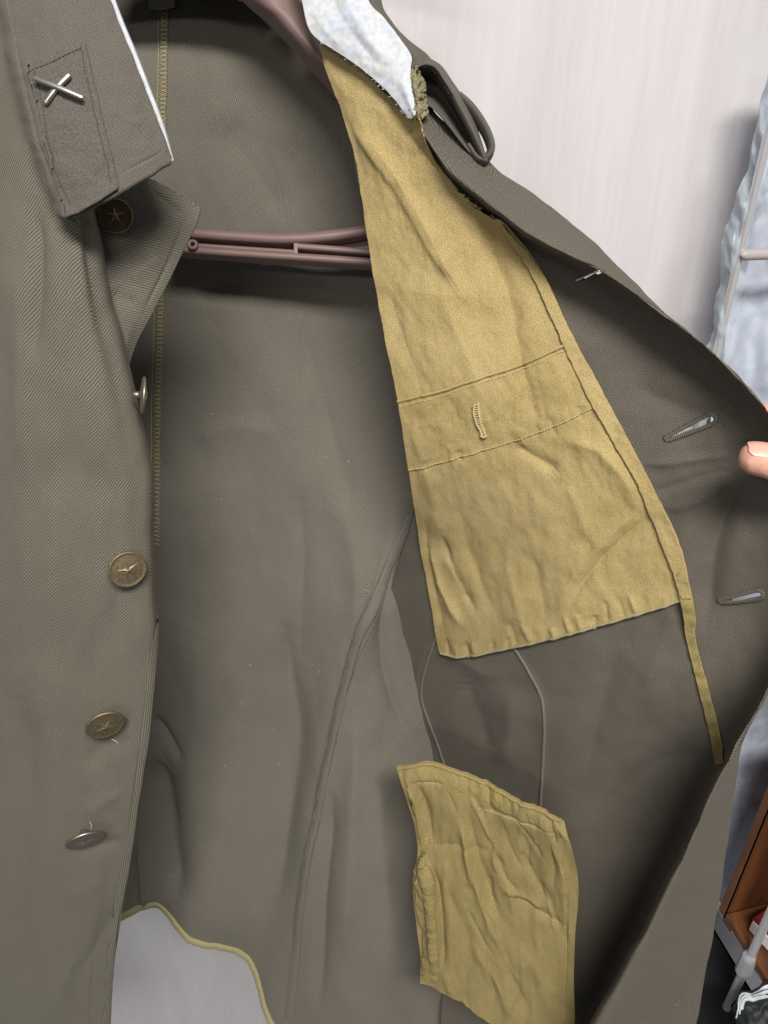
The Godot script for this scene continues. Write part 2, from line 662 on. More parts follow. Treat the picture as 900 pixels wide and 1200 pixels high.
# ---------------------------------------------------------------- buttons
func button_mesh(r: float) -> ArrayMesh:                        # domed disc with a raised rim and a star in relief; faces +Z, its shank behind
	var s := Soup.new()
	var prof := [[0.0, 0.16], [0.25, 0.155], [0.55, 0.13], [0.78, 0.09], [0.86, 0.10], [0.92, 0.125], [0.97, 0.11], [1.0, 0.05], [0.99, -0.01], [0.93, -0.06], [0.6, -0.10], [0.2, -0.11], [0.17, -0.3], [0.15, -0.5], [0.0, -0.52]]
	var sides := 40
	var rings := []
	for i in prof.size():
		rings.append(s.v.size())
		var a: Array = prof[maxi(i - 1, 0)]
		var b: Array = prof[mini(i + 1, prof.size() - 1)]
		var t := Vector2(b[0] - a[0], b[1] - a[1]).normalized()
		for k in sides:
			var an := TAU * k / sides
			s.v.append(Vector3(cos(an) * prof[i][0] * r, sin(an) * prof[i][0] * r, prof[i][1] * r))
			s.n.append(Vector3(cos(an) * -t.y, sin(an) * -t.y, t.x) if i > 0 else Vector3(0, 0, 1))
			s.uv.append(Vector2(0, 0))
	for i in rings.size() - 1:
		s.ring_join(rings[i], rings[i + 1], sides)
	for k in s.n.size():
		s.n[k] = s.n[k].normalized() if s.n[k].length() > 0.01 else Vector3(0, 0, 1)
	var tip := Vector3(0, 0, 0.265 * r)
	for k in 10:                                                # five-pointed star, each point two sloping faces
		var a0 := PI / 2 + TAU * k / 10
		var a1 := PI / 2 + TAU * (k + 1) / 10
		var r0 := 0.70 if k % 2 == 0 else 0.27
		var r1 := 0.27 if k % 2 == 0 else 0.70
		var p0 := Vector3(cos(a0) * r0, sin(a0) * r0, 0.10) * r
		var p1 := Vector3(cos(a1) * r1, sin(a1) * r1, 0.10) * r
		var f := s.v.size()
		var nn := (p0 - tip).cross(p1 - tip).normalized()
		for p in [tip, p0, p1]:
			s.v.append(p)
			s.n.append(nn if nn.z > 0 else -nn)
			s.uv.append(Vector2.ZERO)
		s.idx.append_array([f, f + 2, f + 1])
	return mesh_of(s)

func set_button(parent: Node3D, at: Vector3, face: Vector3, r: float, mat: Material, roll := 0.0) -> void:
	var o := obj("button", button_mesh(r), mat, parent)
	var z := face.normalized()
	var x := look.y.cross(z).normalized()
	var y := z.cross(x)
	o.transform = Transform3D(Basis(x, y, z).rotated(z, roll), at)

func buttonhole(c: Cloth, a: Vector2, b: Vector2, half: float, eye: float) -> Array:      # a keyhole in the cloth, worked round with thread: [outline path]
	var dir := (b - a).normalized()
	var side := Vector2(-dir.y, dir.x)
	var len := a.distance_to(b)
	for j in c.nv:
		for i in c.nu:
			var k := j * (c.nu + 1) + i
			var m := (c.px[k] + c.px[k + 1] + c.px[k + c.nu + 1] + c.px[k + c.nu + 2]) * 0.25
			if m.distance_squared_to(a) > 8000.0:
				continue
			var t := clampf((m - a).dot(dir) / len, 0, 1)
			var wide := half * (0.25 + 0.75 * t)
			var d := absf((m - a).dot(side))
			if ((m - a).dot(dir) > 2.0 and (m - a).dot(dir) < len and d < wide) or m.distance_to(b) < eye:
				c.cut[j * c.nu + i] = true
	var out := []
	for q in [[0.0, -1.2], [0.25, -half * 0.5 - 0.6], [0.55, -half * 0.8 - 0.5], [0.88, -half - 0.4]]:
		out.append_array([(a + dir * len * q[0] + side * q[1]).x, (a + dir * len * q[0] + side * q[1]).y])
	for k in 5:
		var an := -PI / 2 + PI * k / 4.0
		var p := b + (dir * cos(an) + side * sin(an)) * (eye + 0.3)
		out.append_array([p.x, p.y])
	for q in [[0.88, half + 0.4], [0.55, half * 0.8 + 0.5], [0.25, half * 0.5 + 0.6], [0.0, 1.2]]:
		out.append_array([(a + dir * len * q[0] + side * q[1]).x, (a + dir * len * q[0] + side * q[1]).y])
	return out


func _ready() -> void:
	rng.seed = 20
	look = Basis.from_euler(Vector3(deg_to_rad(PITCH), 0, 0))
	var cam := Camera3D.new()
	cam.name = "camera"
	cam.fov = rad_to_deg(2.0 * atan(600.0 / FOCAL))
	cam.near = 0.02
	cam.far = 30.0
	add_child(cam)
	cam.transform = Transform3D(look, EYE)
	cam.current = true
	var env := Environment.new()
	env.background_mode = Environment.BG_COLOR                    # the dim even light of the room's far white walls
	env.background_color = rgb(226, 230, 238)
	env.background_energy_multiplier = 0.17
	env.tonemap_mode = Environment.TONE_MAPPER_LINEAR
	env.tonemap_exposure = 1.0
	env.sdfgi_enabled = true
	env.ssao_enabled = true
	env.ssil_enabled = true
	var we := WorldEnvironment.new()
	we.name = "environment"
	we.environment = env
	add_child(we)
	ceiling_light("ceiling_light", Vector3(0.20, 2.65, 0.70), Vector2(0.8, 0.35), 5.9)
	ceiling_light("ceiling_light_001", Vector3(-0.6, 2.65, 2.3), Vector2(1.2, 0.4), 4.2)  # fill lamp added behind the camera to brighten the lower wall gap
	materials()
	more_materials()
	background()
	rack()
	hanger()
	jacket()
	hand()

func ceiling_light(called: String, at: Vector3, size: Vector2, energy: float) -> void:
	var l := AreaLight3D.new()
	l.name = called
	l.area_size = size
	l.light_energy = energy
	l.light_color = Color(1.0, 0.985, 0.96)
	l.shadow_enabled = true
	l.set("area_range", 12.0)
	l.set("area_attenuation", 2.0)
	add_child(l)
	l.transform = Transform3D(Basis.from_euler(Vector3(-PI / 2, 0, 0)), at)

# ---------------------------------------------------------------- background
func hung_depth(y: float, away: float) -> float:               # depth of an upright plane that stands `away` metres in front of the eye, at photo row y
	var b := atan((y - 600.0) / FOCAL)
	return away * cos(b) / cos(deg_to_rad(-PITCH) + b)

func background() -> void:
	var grain := noise_picture(512, 0.02, 5, 61, rgb(217, 213, 214), rgb(227, 224, 225), Vector2(1.0, 0.14), 18.0)
	var fine := noise_picture(512, 0.09, 3, 62, rgb(250, 249, 250), rgb(255, 255, 255), Vector2(1.0, 0.12), 10.0)
	var m := plain(Color.WHITE, 0.55, 0.0, 0.35)
	m.albedo_texture = grain
	m.detail_enabled = true
	m.detail_blend_mode = BaseMaterial3D.BLEND_MODE_MUL
	m.detail_albedo = fine
	m.detail_uv_layer = BaseMaterial3D.DETAIL_UV_2
	m.uv1_triplanar = true
	m.uv1_scale = Vector3(1.25, 0.9, 1.25)
	m.uv2_triplanar = true
	m.uv2_scale = Vector3(2.9, 1.7, 2.9)
	var s := Soup.new()
	s.board(Vector3(0.2, 1.2, -0.685), Basis(), Vector3(1.6, 1.4, 0.02), 0.002)
	var o := obj("wall_panel", mesh_of(s), m, self, "structure")
	o.set_meta("label", "pale wood-grain panel behind the jacket")

func rack() -> void:
	var h := spot(875, 1130, 0.90).y
	var joint := spot(875, 1130, 0.90)
	var rear := at_height(838, 1070, h)
	var along := (rear - joint).normalized()
	var up := Vector3.UP
	var across := along.cross(up).normalized()                 # towards the right
	if across.x < 0:
		across = -across
	var root := thing("metal_rack", "chrome tube rack with round bars beside the jacket", "rack", Vector3(joint.x, 0.0, joint.z))
	var post_at := spot(867, 297, 0.572)
	var s := Soup.new()
	s.rod(Vector3(post_at.x, 0.0, post_at.z), Vector3(post_at.x, 2.1, post_at.z), 0.0029, 16)
	obj("post", mesh_of(s), M.chrome, root)
	s = Soup.new()
	s.rod(Vector3(joint.x, 0.0, joint.z), Vector3(joint.x, joint.y + 0.32, joint.z), 0.0048, 18)
	obj("post", mesh_of(s), M.chrome, root)
	s = Soup.new()
	s.rod(post_at + Vector3(0.002, 0, 0.004), at_height(960, 296, post_at.y), 0.0038, 16)
	obj("bar", mesh_of(s), M.hanger_grey, root)
	s = Soup.new()
	s.rod(joint + across * 0.011 + along * 0.13, joint + across * 0.011 - along * 0.25, 0.0056, 16)
	obj("bar", mesh_of(s), M.chrome, root)
	s = Soup.new()
	s.rod(joint - along * 0.0 + across * 0.004, joint + across * 0.28, 0.0056, 16)
	obj("bar", mesh_of(s), M.chrome, root)
	s = Soup.new()                                               # the clamp where post and bars meet
	s.tube(PackedVector3Array([joint - up * 0.014, joint + up * 0.014]), PackedVector3Array([along, along]), 0.0092, 0.0092, 18)
	obj("clamp", mesh_of(s), M.chrome, root)
	s = Soup.new()
	s.tube(PackedVector3Array([joint + across * 0.011 + along * 0.04, joint + across * 0.011 + along * 0.052]), PackedVector3Array([up, up]), 0.0066, 0.0066, 16)
	obj("collar_ring", mesh_of(s), M.chrome_dark, root)

	# wooden box on the bars, open towards the jacket
	var b := Basis(along, up, across)                            # x: to the rear, y: up, z: to the right
	var corner := at_height(841, 1066, h + 0.008)              # the rear lower edge of the opening
	var wood: Material = M.wood
	var box := thing("wooden_box", "brown wooden box open at the side, standing on the rack", "box", corner)
	var deep := 0.26
	var high := 0.26
	var wide := 0.22
	var t := 0.006
	for q in [["rear_board", Vector3(-t, high / 2, wide / 2), Vector3(t, high / 2, wide / 2)], ["floor_board", Vector3(-deep / 2 - t, t, wide / 2), Vector3(deep / 2 - t, t, wide / 2)],
			["side_board", Vector3(-deep / 2, high / 2, wide + t), Vector3(deep / 2, high / 2, t)], ["front_board", Vector3(-deep - t, high / 2, wide / 2), Vector3(t, high / 2, wide / 2)],
			["top_board", Vector3(-deep / 2, high + t, wide / 2), Vector3(deep / 2 + t, t, wide / 2 + t)]]:
		s = Soup.new()
		s.board(corner + b * (q[1] as Vector3), b, q[2], 0.0012)
		obj(q[0], mesh_of(s), wood, box)

	var bk := corner + b * Vector3(-0.062, 0.025, 0.075)
	var book := thing("book", "dark red book with white page edges lying in the wooden box", "book", bk - up * 0.012)
	var bb := b.rotated(up, deg_to_rad(14.0))
	s = Soup.new()
	s.board(bk, bb, Vector3(0.040, 0.0095, 0.056), 0.001)
	obj("pages", mesh_of(s), plain(rgb(232, 228, 222), 0.8), book)
	for y in [-0.0108, 0.0108]:
		s = Soup.new()
		s.board(bk + bb.y * y + bb.z * 0.001, bb, Vector3(0.0415, 0.0011, 0.0565), 0.0006)
		obj("cover", mesh_of(s), plain(rgb(112, 30, 42), 0.5), book)

	# plain black block below the bar
	var dark := spot(822, 1190, 1.02)
	s = Soup.new()
	s.board(dark + Vector3(0, -0.05, 0), b, Vector3(0.10, 0.13, 0.04), 0.006)
	var block_ := obj("black_block", mesh_of(s), plain(rgb(24, 24, 28), 0.7), self)
	block_.set_meta("label", "black block under the rack bar, below the wooden box")
	block_.set_meta("category", "case")

	# dark bundle in clear film
	var bd := thing("wrapped_bundle", "dark bundle wrapped in clear film at the foot of the rack", "bundle", spot(912, 1222, 0.86))
	var c := cloth([[868, 1166, 0.850, 885, 1156, 0.856, 905, 1150, 0.860, 960, 1150, 0.866], [864, 1178, 0.826, 885, 1170, 0.822, 905, 1166, 0.82, 960, 1164, 0.83],
		[866, 1196, 0.822, 885, 1196, 0.812, 905, 1196, 0.81, 960, 1196, 0.82], [872, 1250, 0.826, 885, 1252, 0.816, 905, 1252, 0.812, 960, 1252, 0.82]], 50, 50)
	rumple(c, 0.02, 0.006, 5)
	obj("cloth_body", shell(c, 0.02), plain(rgb(30, 36, 36), 0.6), bd)
	for k in 3:
		s = Soup.new()
		cord(s, c, [863 + k * 4, 1192 - k * 5, 868 + k * 3, 1176 - k, 880 + k * 2, 1166 + k * 2, 905, 1161 + k * 4, 955, 1160 + k * 4], 0.0009, 0.0022, 0.002)
		obj("film_edge", mesh_of(s), M.film_edge, bd)

	# pale blue cover hanging on the rack
	var rows := []
	for q in [[60, 905, 1010], [180, 893, 1010], [300, 870, 1005], [420, 846, 1000], [540, 830, 1000], [680, 812, 995], [820, 800, 990], [950, 792, 985], [1045, 788, 980]]:
		var r := []
		for k in 6:
			r.append_array([lerpf(q[1], q[2], k / 5.0), q[0], hung_depth(q[0], 0.612 + (0.006 if k % 2 else 0.0))])
		rows.append(r)
	c = cloth(rows, 80, 200)
	rumple(c, 0.05, 0.012, 8, Vector2(1.0, 0.6))
	lay_flat(c)
	var o := obj("rack_cover", shell(c, 0.0008), M.blue_cover, self)
	o.set_meta("label", "pale blue crinkled cover hanging on the chrome rack")
	o.set_meta("category", "cover")
	c = cloth([[893, 120, 0.545, 910, 130, 0.54, 935, 140, 0.545], [872, 210, 0.556, 892, 212, 0.548, 905, 214, 0.556], [850, 265, 0.572, 866, 268, 0.562, 885, 270, 0.575], [842, 310, 0.586, 858, 312, 0.574, 872, 314, 0.588],
		[843, 350, 0.600, 852, 352, 0.59, 866, 354, 0.602], [829, 395, 0.612, 840, 400, 0.604, 856, 405, 0.616], [812, 445, 0.632, 826, 450, 0.624, 842, 455, 0.634], [795, 520, 0.66, 808, 520, 0.652, 822, 520, 0.66]], 40, 120)
	rumple(c, 0.016, 0.007, 15, Vector2(1.0, 0.4))
	o = obj("plastic_film", shell(c, 0.0004), M.film, self)
	o.set_meta("label", "clear plastic film bulging past the rack post over the wall panel")
	o.set_meta("category", "plastic film")

func more_materials() -> void:
	M.hanger_grey = plain(rgb(176, 168, 166), 0.4, 0.0)
	M.chrome_dark = plain(rgb(120, 122, 126), 0.35, 1.0)
	var wd := noise_picture(256, 0.03, 4, 71, rgb(84, 50, 30), rgb(132, 82, 48), Vector2(1.0, 0.12))
	M.wood = plain(Color.WHITE, 0.45)
	M.wood.albedo_texture = wd
	M.wood.uv1_triplanar = true
	M.wood.uv1_scale = Vector3(5, 5, 5)
	M.blue_cover = plain(rgb(204, 211, 224), 0.32, 0.0, 0.5)
	M.blue_cover.albedo_texture = noise_picture(256, 0.02, 4, 73, rgb(224, 227, 232), rgb(255, 255, 255))
	M.blue_cover.uv1_scale = Vector3(8, 8, 1)
	M.film = plain(Color(rgb(206, 218, 228), 0.34), 0.28, 0.0, 0.6)
	M.film.transparency = BaseMaterial3D.TRANSPARENCY_ALPHA
	M.film_edge = plain(Color(rgb(225, 232, 236), 0.75), 0.3)
	M.film_edge.transparency = BaseMaterial3D.TRANSPARENCY_ALPHA

func hanger() -> void:
	var root := thing("coat_hanger", "brown plastic coat hanger with a trouser bar inside the jacket", "hanger", spot(340, 290, 0.52))
	var c := cloth([[248, -45, 0.478, 285, -45, 0.462, 325, -45, 0.462, 360, -40, 0.474], [283, 0, 0.480, 306, 0, 0.464, 335, 0, 0.464, 362, 0, 0.476], [308, 23, 0.480, 328, 22, 0.465, 350, 22, 0.465, 372, 30, 0.478],
		[337, 52, 0.480, 352, 50, 0.466, 368, 50, 0.466, 386, 58, 0.480], [360, 78, 0.482, 374, 77, 0.468, 388, 78, 0.468, 402, 86, 0.482], [383, 104, 0.486, 393, 104, 0.474, 403, 106, 0.474, 414, 114, 0.486],
		[400, 126, 0.492, 408, 127, 0.482, 416, 130, 0.482, 426, 138, 0.492], [420, 165, 0.502, 426, 166, 0.495, 432, 168, 0.495, 440, 174, 0.502]], 40, 60)
	obj("shoulder_arm", shell(c, 0.004), M.hanger, root)
	c = cloth([[60, -10, 0.486, 85, -40, 0.474, 110, -70, 0.470, 130, -105, 0.480], [110, -12, 0.484, 125, -48, 0.470, 140, -84, 0.466, 155, -120, 0.478], [165, -18, 0.484, 172, -55, 0.468, 178, -92, 0.464, 184, -132, 0.476],
		[220, -16, 0.482, 222, -54, 0.466, 224, -92, 0.463, 226, -130, 0.475], [262, -8, 0.481, 272, -46, 0.466, 282, -84, 0.463, 292, -118, 0.474], [284, 1, 0.481, 304, -22, 0.466, 326, -46, 0.463, 350, -66, 0.474]], 40, 60)
	obj("hanger_hub", shell(c, 0.004), M.hanger, root)
	for q in [["bar_flange", [200, 272, 0.532, 230, 276, 0.532, 300, 281, 0.531, 345, 282, 0.530, 395, 278, 0.529, 450, 269, 0.528], 0.0036, 0.007],
			["bar_rib", [200, 287, 0.531, 240, 290, 0.531, 300, 294, 0.530, 347, 297, 0.529], 0.0016, 0.004],
			["bar_flange", [200, 293, 0.533, 240, 297, 0.533, 300, 301, 0.532, 380, 306, 0.531, 450, 311, 0.530], 0.0027, 0.007],
			["bar_rib", [349, 290, 0.529, 400, 294, 0.529, 450, 298, 0.528], 0.0021, 0.004],
			["bar_web", [200, 284, 0.540, 300, 291, 0.539, 380, 294, 0.538, 450, 292, 0.537], 0.010, 0.001]]:
		var p := []
		for i in range(0, q[1].size(), 3):
			p.append(spot(q[1][i], q[1][i + 1], q[1][i + 2]))
		var pts := spline(p, 40)
		var ups := PackedVector3Array()
		for k in pts.size():
			ups.append(look.z)
		var s := Soup.new()
		s.tube(pts, ups, q[2], q[3], 20, true, 0.45)
		obj(q[0], mesh_of(s), M.hanger, root)
	var s2 := Soup.new()
	s2.board(spot(348, 293, 0.531), look, Vector3(0.0016, 0.0046, 0.006), 0.0005)
	obj("bar_post", mesh_of(s2), M.hanger, root)
	s2 = Soup.new()
	var eye_mid := spot(226, 287, 0.524)
	var ring := PackedVector3Array()
	var ring_up := PackedVector3Array()
	for k in 21:
		var t := TAU * k / 20.0
		ring.append(eye_mid + look * Vector3(cos(t), sin(t), 0) * 0.0024)
		ring_up.append(look.z)
	s2.tube(ring, ring_up, 0.0012, 0.002, 8, false)
	obj("bar_eyelet", mesh_of(s2), M.hanger, root)

# ---------------------------------------------------------------- the jacket
func jacket() -> void:
	var root := thing("uniform_jacket", "olive grey wool uniform jacket held open to show its khaki cotton lining", "jacket", spot(450, 1190, 0.8))
	var back := back_panel(root)
	left_side(root)
	right_side(root, back)

func back_panel(root: Node3D) -> Cloth:
	var c := cloth([
		[60, -60, 0.515, 130, -60, 0.530, 195, -60, 0.538, 260, -60, 0.535, 320, -60, 0.525, 370, -50, 0.515, 405, -40, 0.505, 425, -30, 0.500],
		[60, 60, 0.515, 130, 60, 0.530, 193, 60, 0.536, 260, 60, 0.534, 320, 60, 0.528, 370, 70, 0.520, 412, 80, 0.512, 430, 90, 0.506],
		[60, 170, 0.525, 130, 170, 0.540, 191, 170, 0.545, 260, 170, 0.546, 320, 170, 0.546, 380, 175, 0.542, 440, 180, 0.534, 490, 185, 0.525],
		[60, 290, 0.545, 130, 290, 0.560, 188, 290, 0.566, 260, 290, 0.568, 325, 290, 0.570, 390, 290, 0.570, 450, 295, 0.565, 500, 300, 0.555],
		[60, 410, 0.575, 130, 410, 0.592, 186, 410, 0.596, 260, 410, 0.596, 335, 410, 0.598, 405, 410, 0.602, 462, 410, 0.604, 520, 415, 0.600],
		[60, 520, 0.600, 130, 520, 0.618, 184, 520, 0.620, 265, 520, 0.620, 345, 520, 0.618, 425, 520, 0.620, 490, 520, 0.634, 540, 520, 0.640],
		[60, 610, 0.625, 130, 610, 0.642, 183, 610, 0.640, 270, 610, 0.640, 355, 610, 0.636, 440, 605, 0.628, 478, 610, 0.626, 540, 620, 0.655],
		[60, 700, 0.650, 130, 700, 0.668, 183, 700, 0.664, 265, 700, 0.660, 350, 700, 0.654, 422, 700, 0.640, 447, 704, 0.636, 520, 712, 0.672],
		[60, 790, 0.680, 130, 790, 0.698, 183, 790, 0.692, 260, 790, 0.684, 340, 790, 0.684, 396, 790, 0.662, 438, 792, 0.658, 520, 800, 0.690],
		[60, 880, 0.715, 125, 880, 0.728, 178, 880, 0.726, 255, 880, 0.712, 330, 880, 0.716, 375, 880, 0.688, 435, 882, 0.676, 530, 890, 0.712],
		[60, 970, 0.750, 120, 970, 0.764, 172, 975, 0.764, 250, 980, 0.742, 320, 990, 0.750, 360, 1000, 0.720, 430, 1005, 0.700, 550, 1010, 0.740],
		[60, 1050, 0.790, 115, 1050, 0.800, 172, 1048, 0.800, 235, 1062, 0.774, 300, 1085, 0.786, 350, 1090, 0.756, 430, 1110, 0.730, 560, 1120, 0.780],
		[60, 1100, 0.815, 115, 1090, 0.822, 178, 1066, 0.812, 225, 1104, 0.800, 290, 1128, 0.816, 328, 1215, 0.810, 430, 1260, 0.785, 570, 1270, 0.84]], 190, 320)
	fold(c, [
		[[176, 835, 190, 850, 205, 872, 214, 896], 6, -0.0052], [[178, 880, 190, 930, 196, 1000, 206, 1072], 15, -0.0150], [[164, 980, 167, 1020, 170, 1075], 6, 0.0046],
		[[348, 360, 372, 450, 398, 540, 424, 640], 15, -0.0041], [[330, 700, 338, 780, 345, 860, 335, 960, 322, 1080], 13, -0.0070], [[225, 700, 232, 800, 226, 900, 228, 1000], 24, 0.0046],
		[[388, 560, 410, 620, 420, 690, 410, 760], 17, 0.0046], [[350, 560, 356, 640, 354, 720, 352, 800], 14, -0.0046], [[392, 900, 386, 980, 380, 1060, 372, 1200], 10, -0.0070],
		[[415, 820, 416, 900, 412, 1000, 404, 1130], 12, 0.0058], [[220, 520, 280, 500, 340, 515], 16, 0.0023], [[472, 618, 455, 680, 447, 730, 452, 790, 470, 840, 500, 890], 8, -0.0056], [[440, 870, 445, 960, 452, 1060, 456, 1180], 13, 0.0046],
		[[215, 345, 280, 338, 350, 342, 425, 350], 11, -0.0058], [[250, 130, 300, 200, 340, 260], 26, -0.0046], [[482, 606, 462, 650, 440, 702, 420, 758, 403, 815, 388, 878, 373, 955, 358, 1035, 338, 1195], 9, 0.0060, "step"]])
	rumple(c, 0.07, 0.0045, 2, Vector2(1.0, 0.45))
	rumple(c, 0.016, 0.0007, 3, Vector2(1.0, 0.6))
	lay_flat(c, 62.0)
	var o := obj("back_panel", shell(c, 0.0014), M.wool_back, root)
	var shade_roof := cloth([
		[-160, -75, 0.50, -20, -70, 0.52, 130, -66, 0.532, 260, -66, 0.536, 350, -60, 0.520, 400, -52, 0.507, 424, -44, 0.500], [-160, -150, 0.46, -20, -150, 0.475, 130, -145, 0.485, 260, -140, 0.488, 380, -120, 0.475, 480, -95, 0.466, 540, -60, 0.462],
		[-160, -190, 0.42, -20, -190, 0.428, 130, -185, 0.434, 260, -175, 0.438, 380, -140, 0.440, 480, -105, 0.444, 540, -70, 0.446]], 90, 40)
	lay_flat(shade_roof)
	obj("shoulder_shade_roof", shell(shade_roof, 0.0030), M.wool_back, root)  # unseen cover added, closed over the neck to keep light off the back
	# seams, hem, label
	var s := Soup.new()
	var side := [482, 606, 462, 650, 440, 702, 420, 758, 403, 815, 388, 878, 373, 955, 358, 1035, 338, 1195]
	var p := flat_path(side, 4.0)
	var l := lifted(c, p, 0.0)
	s.tube(l[0], l[1], 0.0046, 0.0022, 14, true, 0.7)
	obj("seam_allowance", mesh_of(s), M.wool_back, o)
	s = Soup.new()
	stitches(s, c, side, 3.6, 2.6, 0.00035, 0.0019, -4.4)
	stitches(s, c, side, 3.6, 2.6, 0.00035, 0.0019, 4.4)
	obj("stitching", mesh_of(s), M.thread, o, "stuff")
	for q in [[[193, -20, 193, 60, 191, 130, 190, 195], 0.0024], [[188, 345, 187, 430, 185, 520, 184, 640], 0.0020]]:
		s = Soup.new()
		cord(s, c, q[0], q[1], 0.0009, 0.0003, 4.0, 12, 0.8)
		obj("seam_allowance", mesh_of(s), M.wool_back, o)
		s = Soup.new()
		var zz := flat_path(q[0], 1.0)
		var k := 0
		while k + 4 < zz.size():
			for e in [[-4.0, 4.0], [4.0, -4.0]]:
				var jit := rng.randf_range(-0.6, 0.6)
				var a := zz[k] + Vector2(e[0], jit)
				var b := zz[k + 3] + Vector2(e[1], -jit)
				var m := lifted(c, PackedVector2Array([a, (a + b) * 0.5, b]), 0.0013)
				s.tube(m[0], m[1], 0.00028, 0.00028, 5)
			k += 5
		var edge := []
		for i in range(0, q[0].size(), 2):
			edge.append_array([q[0][i] - 7.5, q[0][i + 1]])
		stitches(s, c, edge, 4.0, 2.6, 0.0003, 0.0003)
		obj("overlock_stitching", mesh_of(s), M.thread_yellow, o, "stuff")
	s = Soup.new()
	cord(s, c, [164, 985, 167, 1020, 170, 1066], 0.0022, 0.0010, 0.0004, 4.0, 12, 0.8)
	obj("seam_allowance", mesh_of(s), M.wool_back, o)
	s = Soup.new()                                               # lint caught on the cloth
	for k in 18:
		var lp := c.on(Vector2(rng.randf_range(195, 440), rng.randf_range(340, 1080)))
		var d := (look * Vector3(rng.randf_range(-1, 1), rng.randf_range(-1, 1), 0)).normalized()
		var len := rng.randf_range(0.0003, 0.0012)
		s.rod(lp[0] + lp[1] * 0.0002 - d * len, lp[0] + lp[1] * 0.0004 + d * len, rng.randf_range(0.00008, 0.0002), 5)
	obj("lint", mesh_of(s), M.thread_pale, o, "stuff")
	s = Soup.new()
	var hem := []
	for i in range(0, c.nu + 1, 4):
		var k := c.nv * (c.nu + 1) + i
		if c.px[k].x < 345:
			hem.append_array([c.px[k].x, c.px[k].y - 3.5])
	var hp := flat_path(hem, 3.0)
	var hl := lifted(c, hp, 0.0002)
	for i in hl[0].size():
		hl[0][i] += hl[1][i] * rng.randf_range(-0.0002, 0.0003) + look.y * (sin(i * 0.9) * 0.0003)
	s.tube(hl[0], hl[1], 0.0044, 0.0022, 14, true, 0.75)
	obj("hem_binding", mesh_of(s), M.binding, o)
	s = Soup.new()
	stitches(s, c, hem, 5.0, 3.4, 0.0003, 0.0022, -3.0)
	obj("stitching", mesh_of(s), M.thread_yellow, o, "stuff")
	var t := patch(c, [174, -30, 190, -32, 205, -30], [176, 13, 190, 14, 207, 11], 20, 30, 0.0035)
	obj("hanging_label", shell(t, 0.0008), M.label, o)
	return c

